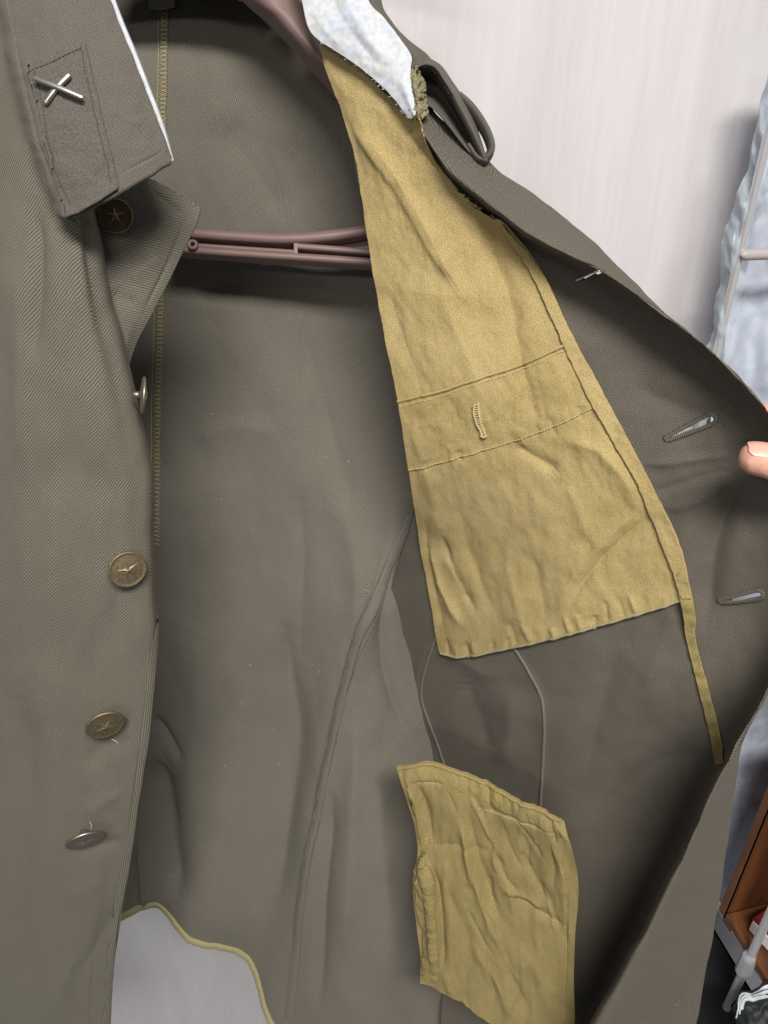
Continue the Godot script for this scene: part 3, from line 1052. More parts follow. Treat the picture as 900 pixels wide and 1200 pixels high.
func left_side(root: Node3D) -> void:
	# the front, its buttoned edge rolling under
	var rows := []
	for q in [[-50, 70, 0.372], [60, 86, 0.376], [150, 100, 0.382], [250, 113, 0.388], [330, 127, 0.394], [415, 150, 0.404], [493, 166, 0.416], [560, 181, 0.428], [620, 182, 0.438], [700, 182, 0.452],
			[780, 184, 0.470], [850, 176, 0.486], [935, 164, 0.512], [1020, 151, 0.545], [1100, 138, 0.582], [1160, 131, 0.614], [1250, 128, 0.665]]:
		var x: float = q[1]
		var z: float = q[2]
		var low: float = smoothstep(600.0, 900.0, q[0])
		var roll := lerpf(0.012, 0.002, low)
		rows.append([-150.0, q[0], z + 0.055, -50.0, q[0], z + 0.016 + 0.02 * low, 8.0, q[0], z - 0.008 + 0.012 * low, 55.0, q[0], z - 0.016 + 0.006 * low, lerpf(55.0, x, 0.55), q[0], z - 0.015 + 0.007 * low, x - 22.0, q[0], z - 0.008 + 0.004 * low, x - 6.0, q[0], z - 0.001, x, q[0], z + roll])
	var c := cloth(rows, 170, 330)
	fold(c, [
		[[40, 230, 44, 290, 43, 350, 36, 440], 9, -0.0040], [[66, 250, 70, 330, 72, 430], 16, 0.0016], [[18, 300, 22, 420, 18, 540], 10, 0.0015],
		[[95, 905, 118, 880, 140, 872, 165, 868], 10, -0.0016], [[86, 1000, 110, 990, 132, 986, 150, 980], 7, -0.0022], [[96, 958, 120, 940, 150, 925], 8, 0.0016],
		[[90, 1150, 112, 1110, 130, 1076, 142, 1050], 10, -0.0022], [[75, 1060, 100, 1040, 130, 1030], 12, 0.0015], [[58, 1200, 76, 1150, 96, 1110], 11, 0.0022],
		[[110, 520, 130, 600, 138, 690, 130, 780], 16, -0.0018], [[60, 560, 70, 700, 60, 860], 22, 0.0022], [[22, 780, 28, 920, 24, 1060, 30, 1200], 18, -0.0060]])
	rumple(c, 0.05, 0.0022, 4, Vector2(1.0, 0.5))
	lay_flat(c, 4.0)
	thinner(c, 0.75, 0.95, 0.3)
	var front := obj("left_front", shell(c, 0.0022), M.wool, root)
	var s := Soup.new()
	var facing := patch(c, [179.5, 725, 174, 780, 167, 850, 155, 935, 142, 1020, 129, 1100, 119, 1240], [179.8, 722, 180.4, 780, 173.2, 850, 161.4, 935, 148.4, 1020, 135.6, 1100, 125.6, 1240], 240, 10, 0.0007)
	lay_flat(facing, 30.0)
	obj("edge_facing", shell(facing, 0.0012), M.wool, front)
	stitches(s, c, [174, 765, 168, 850, 155, 935, 142, 1020, 130, 1100, 122, 1195], 4.2, 2.8, 0.00028, 0.0001)
	obj("stitching", mesh_of(s), M.thread, front, "stuff")
	var q1 := c.on(Vector2(153, 463))
	set_button(front, spot(167, 463, 0.402), look * Vector3(0.96, -0.05, -0.345), 0.0094, M.pewter, 0.4)
	var q2 := c.on(Vector2(154, 666))
	set_button(front, q2[0] + look * Vector3(0, 0, 1) * 0.0065, look * Vector3(0.50, -0.28, 0.80), 0.0103, M.bronze, 0.35)
	var q3 := c.on(Vector2(130, 843))
	set_button(front, q3[0] + look * Vector3(0.0, -0.001, 0.0105), look * Vector3(0.42, -0.58, 0.66), 0.0112, M.bronze, 0.9)
	var q4 := c.on(Vector2(108, 972))
	set_button(front, q4[0] + look * Vector3(0, -0.001, 0.0125), look * Vector3(0.36, -0.76, 0.54), 0.0118, M.pewter, 0.2)
	s = Soup.new()
	for e in [[131, 867, 135, 869, 138, 872], [106, 962, 108, 966, 107, 970]]:
		var l := lifted(c, flat_path(e, 2.0), 0.0008)
		s.tube(l[0], l[1], 0.0003, 0.0003, 6)
	obj("button_thread", mesh_of(s), M.thread_pale, front, "stuff")

	# the turned corner with the top button
	c = cloth([[96, 196, 0.400, 125, 198, 0.404, 150, 202, 0.408, 182, 213, 0.412, 210, 228, 0.417, 234, 244, 0.420], [100, 236, 0.400, 128, 240, 0.403, 155, 244, 0.406, 184, 250, 0.411, 208, 257, 0.415, 228, 264, 0.419],
		[104, 276, 0.402, 128, 280, 0.404, 152, 283, 0.408, 177, 287, 0.411, 196, 291, 0.415, 213, 295, 0.419], [108, 318, 0.405, 128, 321, 0.407, 148, 323, 0.410, 168, 326, 0.413, 183, 328, 0.416, 196, 331, 0.420],
		[114, 358, 0.408, 130, 360, 0.410, 145, 362, 0.412, 158, 364, 0.415, 168, 366, 0.418, 177, 368, 0.421], [124, 396, 0.412, 133, 397, 0.413, 142, 398, 0.415, 149, 400, 0.417, 154, 402, 0.420, 159, 404, 0.423],
		[136, 440, 0.416, 139, 440, 0.417, 142, 440, 0.418, 144, 440, 0.420, 146, 440, 0.422, 148, 440, 0.424]], 110, 160)
	fold(c, [[[178, 222, 200, 238, 219, 252], 3.0, -0.0016], [[219, 250, 208, 280, 192, 318, 165, 372], 2.4, -0.0009], [[150, 330, 175, 310, 195, 300], 10, 0.0014], [[130, 340, 150, 352, 165, 350], 9, -0.0016], [[120, 300, 150, 310, 178, 300], 9, -0.0010]])
	lay_flat(c, -57.0)
	var corner := obj("front_corner", shell(c, 0.0020), M.wool, root)
	s = Soup.new()
	stitches(s, c, [184, 226, 202, 239, 218, 251], 4.0, 2.6, 0.00026, 0.0)
	stitches(s, c, [219, 252, 208, 280, 192, 318, 165, 372], 4.0, 2.6, 0.00026, 0.0)
	obj("stitching", mesh_of(s), M.thread_dark, corner, "stuff")
	var qb := c.on(Vector2(141, 259))
	set_button(corner, qb[0] + look * Vector3(-0.0005, 0, 0.0062), look * Vector3(0.10, -0.05, 0.99), 0.0088, M.bronze_dark, 2.6)

	# collar
	c = cloth([[-14, -45, 0.372, -4, -50, 0.364, 25, -52, 0.358, 60, -52, 0.358, 92, -50, 0.362, 111, -45, 0.370], [-4, 5, 0.358, 6, 2, 0.353, 38, -2, 0.350, 72, -6, 0.350, 106, -10, 0.353, 124, -10, 0.358], [4, 50, 0.355, 14, 47, 0.350, 46, 42, 0.347, 80, 36, 0.347, 116, 29, 0.350, 137, 26, 0.354],
		[14, 98, 0.354, 24, 95, 0.349, 56, 87, 0.346, 92, 77, 0.346, 130, 67, 0.348, 152, 63, 0.352], [28, 145, 0.355, 38, 141, 0.350, 70, 132, 0.347, 106, 120, 0.347, 145, 108, 0.349, 168, 104, 0.353],
		[45, 197, 0.357, 56, 194, 0.352, 86, 184, 0.349, 121, 170, 0.349, 160, 153, 0.351, 184, 147, 0.355], [66, 249, 0.361, 78, 253, 0.356, 104, 240, 0.353, 139, 222, 0.353, 175, 202, 0.355, 200, 187, 0.359]], 130, 190)
	fold(c, [[[12, 20, 20, 60, 34, 125, 52, 190, 74, 250], 1.8, -0.0007], [[142, 205, 160, 194, 194, 176], 1.8, -0.0008], [[110, 30, 118, 60, 132, 100], 14, -0.0012], [[122, 130, 150, 140, 170, 150], 10, 0.0010]])
	rumple(c, 0.03, 0.0012, 6)
	lay_flat(c, 15.0)
	var collar := obj("collar", shell(c, 0.0036), M.wool_collar, root)
	s = Soup.new()
	stitches(s, c, [4, -20, 12, 20, 20, 60, 34, 125, 52, 190, 74, 246], 3.8, 2.4, 0.00025, 0.0)
	stitches(s, c, [142, 206, 165, 194, 192, 178], 3.8, 2.4, 0.00025, 0.0)
	obj("stitching", mesh_of(s), M.thread, collar, "stuff")
	var tab := patch(c, [36, 82, 52, 74, 75, 63, 98, 51], [80, 254, 98, 246, 118, 234, 139, 221], 70, 110, 0.0020)
	rumple(tab, 0.012, 0.0003, 16)
	obj("collar_patch", shell(tab, 0.0016), M.felt, collar, "", "felted purplish grey collar patch")
	s = Soup.new()
	stitches(s, tab, [39, 88, 75, 70, 97, 58], 4.0, 2.8, 0.0003, 0.0004)
	stitches(s, tab, [97, 56, 108, 100, 121, 160, 134, 216], 4.0, 2.8, 0.0003, 0.0004, 2.5)
	stitches(s, tab, [43, 88, 53, 140, 67, 200, 84, 244], 4.0, 2.8, 0.0003, 0.0004, -2.0)
	obj("stitching", mesh_of(s), M.thread_dark, collar, "stuff")
	for e in [[Vector2(58, 123), Vector2(83, 93), 0.0014, 0.0011, 0.0014], [Vector2(48, 98), Vector2(101, 121), 0.0011, 0.0010, 0.0032]]:
		s = Soup.new()
		var a := tab.on(e[0])
		var b := tab.on(e[1])
		var ends := [a[0] + look.z * e[4], b[0] + look.z * e[4]]
		var pts := PackedVector3Array()
		var ups := PackedVector3Array()
		for k in 13:
			pts.append((ends[0] as Vector3).lerp(ends[1], k / 12.0) + look.z * (sin(PI * k / 12.0) * 0.0007))
			ups.append(look.z)
		s.tube(pts, ups, e[2], e[3], 18, true, 0.8)
		obj("pin_bar", mesh_of(s), M.silver, collar, "", "silver bar of a crossed collar pin")
	c = cloth([[100, -45, 0.378, 118, -45, 0.374, 121, -45, 0.378], [112, -10, 0.366, 129, -10, 0.362, 132, -10, 0.366], [125, 26, 0.362, 142, 25, 0.358, 145, 25, 0.362], [140, 64, 0.360, 157, 62, 0.356, 160, 61, 0.360],
		[155, 106, 0.361, 173, 103, 0.357, 176, 102, 0.361], [172, 149, 0.363, 189, 146, 0.359, 192, 145, 0.363], [184, 190, 0.367, 201, 188, 0.363, 204, 187, 0.367]], 24, 120)
	lay_flat(c)
	obj("collar_liner", shell(c, 0.0012), M.white_cotton, collar, "", "white cotton edge of the collar liner")

func right_side(root: Node3D, back: Cloth) -> void:
	# the front, seen from inside; its edge bends over and shows the outside
	var rows := []
	for q in [
		[375, 30, 0.456, 0.452, 0.448, 474, 100, 0.440, 494, 84, 0.458], [392, 95, 0.462, 0.456, 0.450, 492, 148, 0.436, 506, 124, 0.452], [412, 175, 0.470, 0.462, 0.453, 522, 194, 0.434, 536, 156, 0.450],
		[430, 262, 0.480, 0.468, 0.458, 570, 236, 0.432, 577, 194, 0.450], [446, 355, 0.492, 0.474, 0.464, 630, 281, 0.430, 628, 230, 0.452], [463, 440, 0.506, 0.480, 0.467, 704, 319, 0.428, 699, 284, 0.446],
		[476, 520, 0.522, 0.486, 0.464, 770, 364, 0.424, 760, 346, 0.440], [487, 590, 0.556, 0.494, 0.459, 840, 419, 0.418, 824, 404, 0.430], [464, 670, 0.622, 0.508, 0.454, 902, 488, 0.410, 894, 474, 0.420],
		[450, 735, 0.664, 0.526, 0.460, 955, 580, 0.414, 955, 566, 0.426], [462, 800, 0.695, 0.546, 0.476, 950, 690, 0.428, 962, 682, 0.440], [482, 860, 0.712, 0.566, 0.498, 905, 795, 0.446, 914, 788, 0.458],
		[505, 925, 0.728, 0.592, 0.545, 866, 868, 0.462, 881, 850, 0.478], [520, 1000, 0.750, 0.626, 0.592, 832, 930, 0.476, 864, 908, 0.496], [522, 1090, 0.780, 0.668, 0.642, 785, 1032, 0.500, 852, 1000, 0.526],
		[518, 1180, 0.770, 0.712, 0.690, 736, 1128, 0.528, 835, 1100, 0.558], [512, 1290, 0.820, 0.762, 0.738, 676, 1240, 0.565, 812, 1215, 0.600]]:
		var a := Vector2(q[0], q[1])
		var b := Vector2(q[5], q[6])
		var o := Vector2(q[8], q[9])
		var r := []
		for k in [[0.0, q[2]], [0.22, lerpf(q[2], q[3], 0.58)], [0.45, q[3]], [0.68, lerpf(q[3], q[4], 0.52)], [0.88, q[4]], [0.965, lerpf(q[4], q[7], 0.45)]]:
			var p := a.lerp(b, k[0])
			r.append_array([p.x, p.y, k[1]])
		var m := b.lerp(o, 0.5)
		r.append_array([b.x, b.y, q[7], m.x, m.y, lerpf(q[7], q[10], 0.36), o.x, o.y, q[10]])
		rows.append(r)
	var c := cloth(rows, 230, 400)
	fold(c, [
		[[880, 545, 856, 590, 836, 650, 824, 740], 15, -0.0060], [[735, 735, 708, 810, 690, 900, 660, 980], 20, -0.0045], [[800, 560, 800, 640, 780, 740, 740, 840], 22, 0.0030],
		[[745, 545, 800, 540, 868, 530], 5, 0.0019], [[760, 580, 815, 562, 866, 545], 5, -0.0019], [[770, 600, 820, 585, 862, 560], 5, 0.0019], [[730, 450, 780, 470, 860, 505], 14, -0.0025], [[770, 420, 820, 450, 880, 500], 10, -0.0024],
		[[505, 742, 489, 784, 485, 816, 497, 848, 517, 894], 7, 0.0030, "step"], [[634, 946, 639, 848, 632, 808, 608, 768, 596, 752], 7, 0.0026, "step"], [[540, 790, 560, 840, 575, 890], 16, -0.0040], [[600, 800, 600, 850, 590, 900], 14, 0.0030], [[690, 960, 760, 900, 830, 880], 18, -0.003],
		[[520, 760, 570, 790, 600, 785], 10, 0.002]])
	rumple(c, 0.05, 0.0020, 12)
	lay_flat(c, 96.0, 58)
	var holes := []
	for h in [[Vector2(780, 515), Vector2(832, 492), 5.0, 5.0], [Vector2(842, 706), Vector2(889, 697), 4.6, 4.6], [Vector2(676, 329.5), Vector2(704, 319.5), 2.4, 1.2]]:
		holes.append(buttonhole(c, h[0], h[1], h[2], h[3]))
	thinner(c, 0.45, 0.68, 0.2)
	var front := obj("right_front", shell(c, 0.0018), M.wool_inside, root, "", "inside of the right front with two open buttonholes")
	for h in holes.slice(0, 2):
		var s := Soup.new()
		cord(s, c, h, 0.0011, 0.0008, 0.0003, 2.0, 8)
		obj("buttonhole_edge", mesh_of(s), M.thread, front)
		s = Soup.new()
		var path := flat_path(h, 2.2)
		for i in path.size() - 1:                                 # the single turns of thread round the edge
			var d := (path[i + 1] - path[i]).normalized()
			var out := Vector2(d.y, -d.x)
			var l := lifted(c, PackedVector2Array([path[i] - out * 1.6, path[i] + out * 0.6, path[i] + out * (2.6 + rng.randf() * 1.4)]), 0.0012)
			l[0][2] -= l[1][2] * 0.0011
			s.tube(l[0], l[1], 0.00036, 0.00036, 5)
		obj("buttonhole", mesh_of(s), M.thread_grey, front)
	var s3 := Soup.new()
	cord(s3, c, [676, 327.5, 690, 321.5, 704, 317.5], 0.00045, 0.0004, 0.0012, 2.0)  # white cord stands in for light showing through the slit
	obj("buttonhole", mesh_of(s3), M.thread_white, front, "", "white cord on a narrow buttonhole slit, painted for the light seen through it")
	for q in [[513, 742, 499, 784, 495, 816, 505, 848, 522, 894], [596, 752, 608, 768, 632, 808, 639, 848, 634, 946]]:
		s3 = Soup.new()
		cord(s3, c, q, 0.0012, 0.0010, 0.0006, 3.0, 10)
		obj("pocket_seam", mesh_of(s3), M.wool_back, front)

	# the khaki lining
	rows = []
	for q in [[[370, 36, 392, 52, 415, 74, 440, 98, 466, 122, 490, 142]], [[383, 84, 405, 100, 430, 120, 458, 142, 484, 164, 509, 187]], [[402, 136, 425, 150, 455, 168, 490, 190, 522, 212, 551, 236]], [[419, 200, 445, 208, 478, 222, 518, 238, 556, 252, 593, 265]],
			[[434, 300, 464, 300, 502, 304, 548, 312, 596, 318, 636, 321]], [[451, 395, 484, 394, 528, 396, 580, 398, 630, 398, 671, 397]], [[467, 474, 502, 466, 545, 456, 600, 444, 650, 432, 697, 445]], [[480, 556, 515, 545, 560, 534, 620, 520, 680, 500, 731, 506]],
			[[493, 645, 530, 636, 580, 624, 645, 608, 710, 588, 764, 571]], [[506, 715, 545, 706, 600, 694, 670, 676, 735, 654, 795, 637]], [[514, 764, 540, 771, 600, 760, 678, 741, 742, 722, 809, 699]]]:
		var r := []
		for i in range(0, 12, 2):
			var z := depth_of(c.on(Vector2(q[0][i], q[0][i + 1]))[0])
			r.append_array([q[0][i], q[0][i + 1], z - (0.0062 if i > 0 else 0.0050)])
		rows.append(r)
	var li := cloth(rows, 170, 280)
	for k in li.pos.size():                                       # nowhere behind the wool that it lies on
		var p := li.px[k]
		var z := depth_of(li.pos[k])
		var zo := depth_of(c.on(p)[0]) - 0.0030
		if z > zo:
			li.pos[k] = spot(p.x, p.y, zo)
	li.normals()
	var folds := [
		[[402, 128, 430, 176, 455, 212, 478, 248, 504, 296, 540, 350], 9, 0.0040, "step"], [[422, 150, 462, 204, 494, 256, 524, 314, 550, 360], 7, 0.0026], [[548, 232, 575, 290, 598, 350, 606, 400, 622, 470, 642, 525], 10, -0.0040],
		[[516, 340, 540, 400, 560, 450, 575, 520], 11, 0.0018], [[598, 520, 625, 536, 656, 556], 7, -0.0032], [[650, 512, 700, 528, 734, 566, 748, 606], 9, 0.0026], [[768, 600, 722, 640, 684, 682, 664, 722], 5, -0.0026], [[756, 592, 712, 630, 674, 672, 650, 724], 6, 0.0020],
		[[500, 630, 518, 690, 546, 742], 5, 0.0026], [[514, 618, 534, 676, 562, 724], 5, -0.0024], [[496, 596, 506, 676, 522, 750], 4, -0.0016], [[520, 650, 540, 690, 554, 700], 4, 0.0016], [[530, 570, 548, 640, 566, 690, 590, 740], 8, -0.0016],
		[[590, 650, 604, 700, 614, 750], 7, 0.0016], [[620, 640, 632, 690, 642, 738], 7, -0.0016], [[450, 330, 480, 420, 500, 480], 12, -0.0020], [[480, 480, 500, 560, 520, 640], 9, 0.0016], [[430, 70, 470, 120, 500, 165], 12, -0.0020], [[660, 560, 680, 600, 690, 640], 9, 0.0014]]
	var hem := [516, 766, 540, 770, 600, 759, 678, 740, 742, 721, 803, 702]
	var hp := flat_path(hem, 1.0)
	var at := 10
	while at < hp.size() - 8:
		var p := hp[at]
		var lean := rng.randf_range(-0.55, -0.1)
		var tall := rng.randf_range(12, 34)
		folds.append([[p.x, p.y + 3, p.x + lean * tall * 0.5, p.y - tall * 0.5, p.x + lean * tall, p.y - tall], rng.randf_range(2.2, 4.0), rng.randf_range(0.0008, 0.0020) * (1.0 if rng.randf() < 0.6 else -1.0)])
		at += rng.randi_range(9, 20)
	var band_top := [467, 470, 510, 460, 560, 443, 612, 427, 662, 404]
	var band_low := [479, 551, 540, 536, 600, 518, 650, 500, 698, 477]
	hp = flat_path(band_low, 1.0)
	at = 6
	while at < hp.size() - 8:
		var p := hp[at]
		var tall := rng.randf_range(8, 20)
		folds.append([[p.x - 2, p.y - tall, p.x, p.y, p.x + 3, p.y + tall * 0.8], rng.randf_range(2.0, 3.4), rng.randf_range(-0.0012, 0.0012)])
		at += rng.randi_range(9, 18)
	fold(li, folds)
	rumple(li, 0.014, 0.0011, 13, Vector2(1.0, 0.6))
	for k in li.pos.size():
		var p := seen(li.pos[k])
		var zo := depth_of(c.on(p)[0]) - 0.0020
		if depth_of(li.pos[k]) > zo:
			li.pos[k] = spot(p.x, p.y, zo)
	li.normals()
	lay_flat(li, 12.0)
	var lining := obj("lining", shell(li, 0.0010), M.khaki, root, "", "khaki cotton lining with a stitched pocket band")
	var band := patch(li, band_top, band_low, 110, 46, 0.0006)
	rumple(band, 0.009, 0.0007, 17, Vector2(1.0, 0.5))
	lay_flat(band, 6.0)
	obj("pocket_band", shell(band, 0.0005), M.khaki, lining)
	var s4 := Soup.new()
	cord(s4, li, band_top, 0.0010, 0.0008, 0.0012, 3.0, 8)
	obj("band_edge", mesh_of(s4), M.khaki, lining)
	s4 = Soup.new()
	stitches(s4, li, [469, 476, 510, 466, 560, 449, 612, 433, 660, 411], 3.6, 2.4, 0.00028, 0.0012)
	stitches(s4, li, [479, 550, 540, 535, 600, 517, 650, 499, 698, 476], 3.6, 2.4, 0.00032, 0.0013)
	obj("stitching", mesh_of(s4), M.thread_khaki, lining, "stuff")
	s4 = Soup.new()
	for q in [[558, 471, 557, 482, 560, 496, 566, 509], [561, 470, 563, 484, 566, 498, 570, 508], [564, 509, 568, 511, 572, 509]]:
		cord(s4, li, q, 0.0007, 0.0007, 0.0024, 2.0, 6)
	for k in 15:
		var y := 472.0 + k * 2.6
		var x := 559.5 + k * 0.55
		var l := lifted(li, PackedVector2Array([Vector2(x - 3.5, y + 0.6), Vector2(x, y), Vector2(x + 3.5, y - 0.6)]), 0.0028)
		s4.tube(l[0], l[1], 0.00035, 0.00035, 5)
	obj("buttonhole", mesh_of(s4), M.thread_khaki, lining)
	s4 = Soup.new()
	cord(s4, li, hem, 0.0011, 0.0013, 0.0, 3.0, 8)
	obj("lining_hem", mesh_of(s4), M.binding, lining)
	# the binding tape along the lining, its loose end running on below
	var tape := patch(li, [588, 262, 600, 281, 618, 310, 648, 375, 677, 440, 706, 495, 750, 573, 779, 642, 800, 700], [591, 263, 609, 283, 634, 318, 664, 382, 694, 438, 735, 515, 764, 570, 796, 636, 811, 700], 220, 8, 0.0013)
	rumple(tape, 0.008, 0.0004, 19)
	lay_flat(tape, 20.0)
	obj("binding_tape", shell(tape, 0.0012), M.khaki, lining)
	var loose := patch(c, [790, 668, 801, 720, 804, 745, 818, 802, 834, 868, 840, 898], [803, 662, 814, 720, 815, 750, 830, 808, 845, 866, 849, 895], 120, 8, 0.0020)
	for k in loose.pos.size():
		var y := loose.px[k].y
		loose.pos[k] = spot(loose.px[k].x, y, depth_of(loose.pos[k]) - 0.0045 * (1.0 - smoothstep(705.0, 760.0, y)) - 0.0004 * sin(y * 0.33))
	loose.normals()
	rumple(loose, 0.008, 0.0006, 19)
	lay_flat(loose, 20.0)
	obj("binding_tape", shell(loose, 0.0009), M.khaki_green, lining, "", "loose end of the binding tape below the lining")
	s4 = Soup.new()
	stitches(s4, tape, [594, 262, 622, 310, 652, 375, 681, 440, 710, 496, 754, 574, 783, 642, 804, 697], 3.6, 2.4, 0.00025, 0.0002, 0.5)
	obj("stitching", mesh_of(s4), M.thread_dark, lining, "stuff")

	# pocket bag hanging loose below
	var pb := cloth([
		[465, 898, 0.604, 482, 897, 0.598, 505, 893, 0.594, 545, 906, 0.586, 600, 932, 0.572, 640, 950, 0.560, 661, 964, 0.558], [472, 925, 0.606, 490, 922, 0.600, 515, 922, 0.594, 555, 934, 0.587, 605, 956, 0.575, 645, 974, 0.563, 668, 990, 0.561],
		[486, 968, 0.618, 505, 966, 0.612, 528, 968, 0.604, 565, 976, 0.598, 610, 992, 0.588, 650, 1008, 0.578, 676, 1024, 0.576], [490, 1000, 0.628, 506, 1000, 0.622, 532, 1004, 0.614, 570, 1012, 0.608, 612, 1026, 0.600, 652, 1042, 0.592, 677, 1056, 0.590],
		[484, 1032, 0.640, 502, 1036, 0.632, 530, 1042, 0.626, 570, 1052, 0.620, 612, 1064, 0.614, 650, 1078, 0.608, 674, 1090, 0.606], [487, 1076, 0.654, 504, 1080, 0.648, 532, 1088, 0.640, 570, 1098, 0.634, 612, 1112, 0.630, 650, 1126, 0.625, 672, 1136, 0.624],
		[493, 1120, 0.670, 508, 1126, 0.664, 536, 1136, 0.656, 572, 1148, 0.652, 612, 1162, 0.648, 650, 1176, 0.644, 673, 1186, 0.643], [493, 1150, 0.682, 512, 1160, 0.676, 542, 1176, 0.670, 578, 1202, 0.670, 614, 1226, 0.668, 650, 1240, 0.664, 674, 1246, 0.662]], 150, 220)
	folds = [[[494, 990, 504, 1040, 508, 1090, 512, 1150], 3.5, 0.0050], [[503, 1000, 514, 1050, 518, 1100, 520, 1150], 4, -0.0036], [[476, 915, 490, 960, 497, 1000], 3.5, 0.0040], [[487, 915, 500, 955, 508, 995], 4, -0.0030],
		[[533, 930, 542, 975, 552, 1020, 572, 1080, 592, 1130], 5, 0.0036], [[545, 935, 556, 985, 568, 1030, 590, 1090], 6, -0.0034], [[590, 1020, 600, 1060, 606, 1100], 5, 0.0020], [[600, 960, 622, 1000, 636, 1050, 640, 1080], 9, -0.0026], [[640, 980, 656, 1010, 662, 1060, 660, 1100], 6, 0.0024],
		[[590, 1045, 620, 1062, 650, 1080, 670, 1092], 4, -0.0018], [[582, 1036, 612, 1052, 644, 1070], 4, 0.0016], [[500, 990, 540, 992, 580, 1000], 5, -0.0014], [[550, 1100, 580, 1150, 600, 1200], 6, 0.0024], [[570, 1090, 600, 1140, 622, 1200], 7, -0.0024], [[610, 1110, 636, 1150, 646, 1200], 8, 0.0018],
		[[478, 919, 500, 917, 526, 919], 2.2, -0.0014], [[560, 946, 600, 958, 650, 978], 2.2, -0.0014], [[652, 1000, 662, 1040, 664, 1100, 660, 1200], 2.4, -0.0014], [[510, 1030, 530, 1060, 548, 1100, 556, 1150], 8, -0.0018]]
	for k in 46:                                                  # many short sharp creases
		var p := Vector2(rng.randf_range(485, 668), rng.randf_range(925, 1195))
		var d := Vector2.from_angle(rng.randf_range(0.9, 1.75)) * rng.randf_range(14, 46)
		var b := Vector2(-d.y, d.x) * rng.randf_range(-0.12, 0.12)
		folds.append([[p.x - d.x, p.y - d.y, p.x + b.x, p.y + b.y, p.x + d.x, p.y + d.y], rng.randf_range(1.8, 4.0), rng.randf_range(0.0007, 0.0020) * (1.0 if k % 2 else -1.0)])
	fold(pb, folds)
	rumple(pb, 0.022, 0.0022, 23, Vector2(1.3, 0.45))
	rumple(pb, 0.008, 0.0005, 24, Vector2(1.0, 0.5))
	lay_flat(pb, -18.0)
	var bag := obj("pocket_bag", shell(pb, 0.0010), M.khaki_dull, root, "", "wrinkled khaki pocket bag hanging loose inside the front")
	s4 = Soup.new()
	cord(s4, pb, [467, 901, 482, 899, 505, 896, 545, 909, 600, 935, 640, 953, 658, 964], 0.0016, 0.0016, 0.0, 3.0, 8)
	obj("pocket_hem", mesh_of(s4), M.khaki_dull, bag)
	var top_band := patch(pb, [472, 904, 484, 901, 505, 898, 545, 911, 600, 937, 640, 956, 655, 965], [479, 922, 490, 918, 520, 918, 558, 934, 606, 956, 644, 973, 658, 981], 130, 14, 0.0010)
	rumple(top_band, 0.006, 0.0012, 27, Vector2(1.0, 0.4))
	lay_flat(top_band, -18.0)
	obj("top_band", shell(top_band, 0.0008), M.khaki_dull, bag)
	var flap := patch(pb, [498, 997, 490, 1024, 490, 1062, 497, 1093, 498, 1145], [495, 994, 505, 1030, 510, 1080, 512, 1120, 516, 1150], 110, 16, 0.0026)
	rumple(flap, 0.007, 0.0010, 28, Vector2(0.6, 1.0))
	lay_flat(flap, 20.0)
	obj("rolled_edge", shell(flap, 0.0010), M.khaki_dull, bag)
	s4 = Soup.new()
	stitches(s4, pb, [478, 920, 500, 918, 526, 920], 3.4, 2.2, 0.0003, 0.0)
	stitches(s4, pb, [560, 948, 600, 960, 650, 980], 3.4, 2.2, 0.0003, 0.0)
	stitches(s4, pb, [596, 1050, 620, 1063, 650, 1081, 672, 1092], 3.4, 2.2, 0.0003, 0.0)
	stitches(s4, pb, [657, 1010, 664, 1050, 664, 1100, 660, 1195], 3.4, 2.2, 0.0003, 0.0)
	obj("stitching", mesh_of(s4), M.thread_khaki, bag, "stuff")

	# the turned right half of the collar
	var wl := cloth([[342, -42, 0.446, 378, -46, 0.440, 408, -48, 0.438, 428, -48, 0.440], [354, 0, 0.444, 382, -3, 0.438, 408, -4, 0.435, 431, -2, 0.436], [361, 30, 0.443, 390, 27, 0.437, 420, 24, 0.433, 451, 22, 0.433], [374, 47, 0.442, 402, 46, 0.437, 434, 45, 0.432, 468, 45, 0.431],
		[408, 69, 0.440, 432, 68, 0.435, 457, 66, 0.431, 481, 65, 0.430], [438, 92, 0.438, 453, 89, 0.434, 467, 85, 0.431, 480, 81, 0.430], [461, 115, 0.436, 468, 111, 0.433, 475, 107, 0.430, 482, 103, 0.430], [480, 139, 0.434, 483, 137, 0.432, 485, 135, 0.430, 487, 133, 0.430]], 80, 130)
	fold(wl, [[[384, -30, 392, 0, 410, 36, 434, 66, 452, 86], 8, -0.0013], [[398, -30, 406, 0, 424, 34, 446, 64, 466, 88], 9, 0.0012], [[440, 20, 452, 40, 468, 62], 5, -0.0010], [[366, 10, 380, 34, 404, 58], 6, 0.0008]])
	rumple(wl, 0.022, 0.0010, 26)
	lay_flat(wl)
	var cl := obj("collar_liner", shell(wl, 0.0010), M.white_cotton, root, "", "white cotton liner of the turned collar")
	s4 = Soup.new()                                               # frayed threads along its lower edge
	for k in 22:
		var t := rng.randf()
		var p := Vector2(372, 47).lerp(Vector2(480, 139), t) + Vector2(sin(t * PI) * 5.0, -sin(t * PI) * 4.0)
		var o := wl.on(p)
		s4.rod(o[0], o[0] + look * Vector3(rng.randf_range(-0.0016, 0.0008), rng.randf_range(-0.0013, 0.0003), rng.randf_range(-0.0002, 0.0008)), 0.0001, 4)
	obj("frayed_edge", mesh_of(s4), M.thread_white, cl, "stuff")
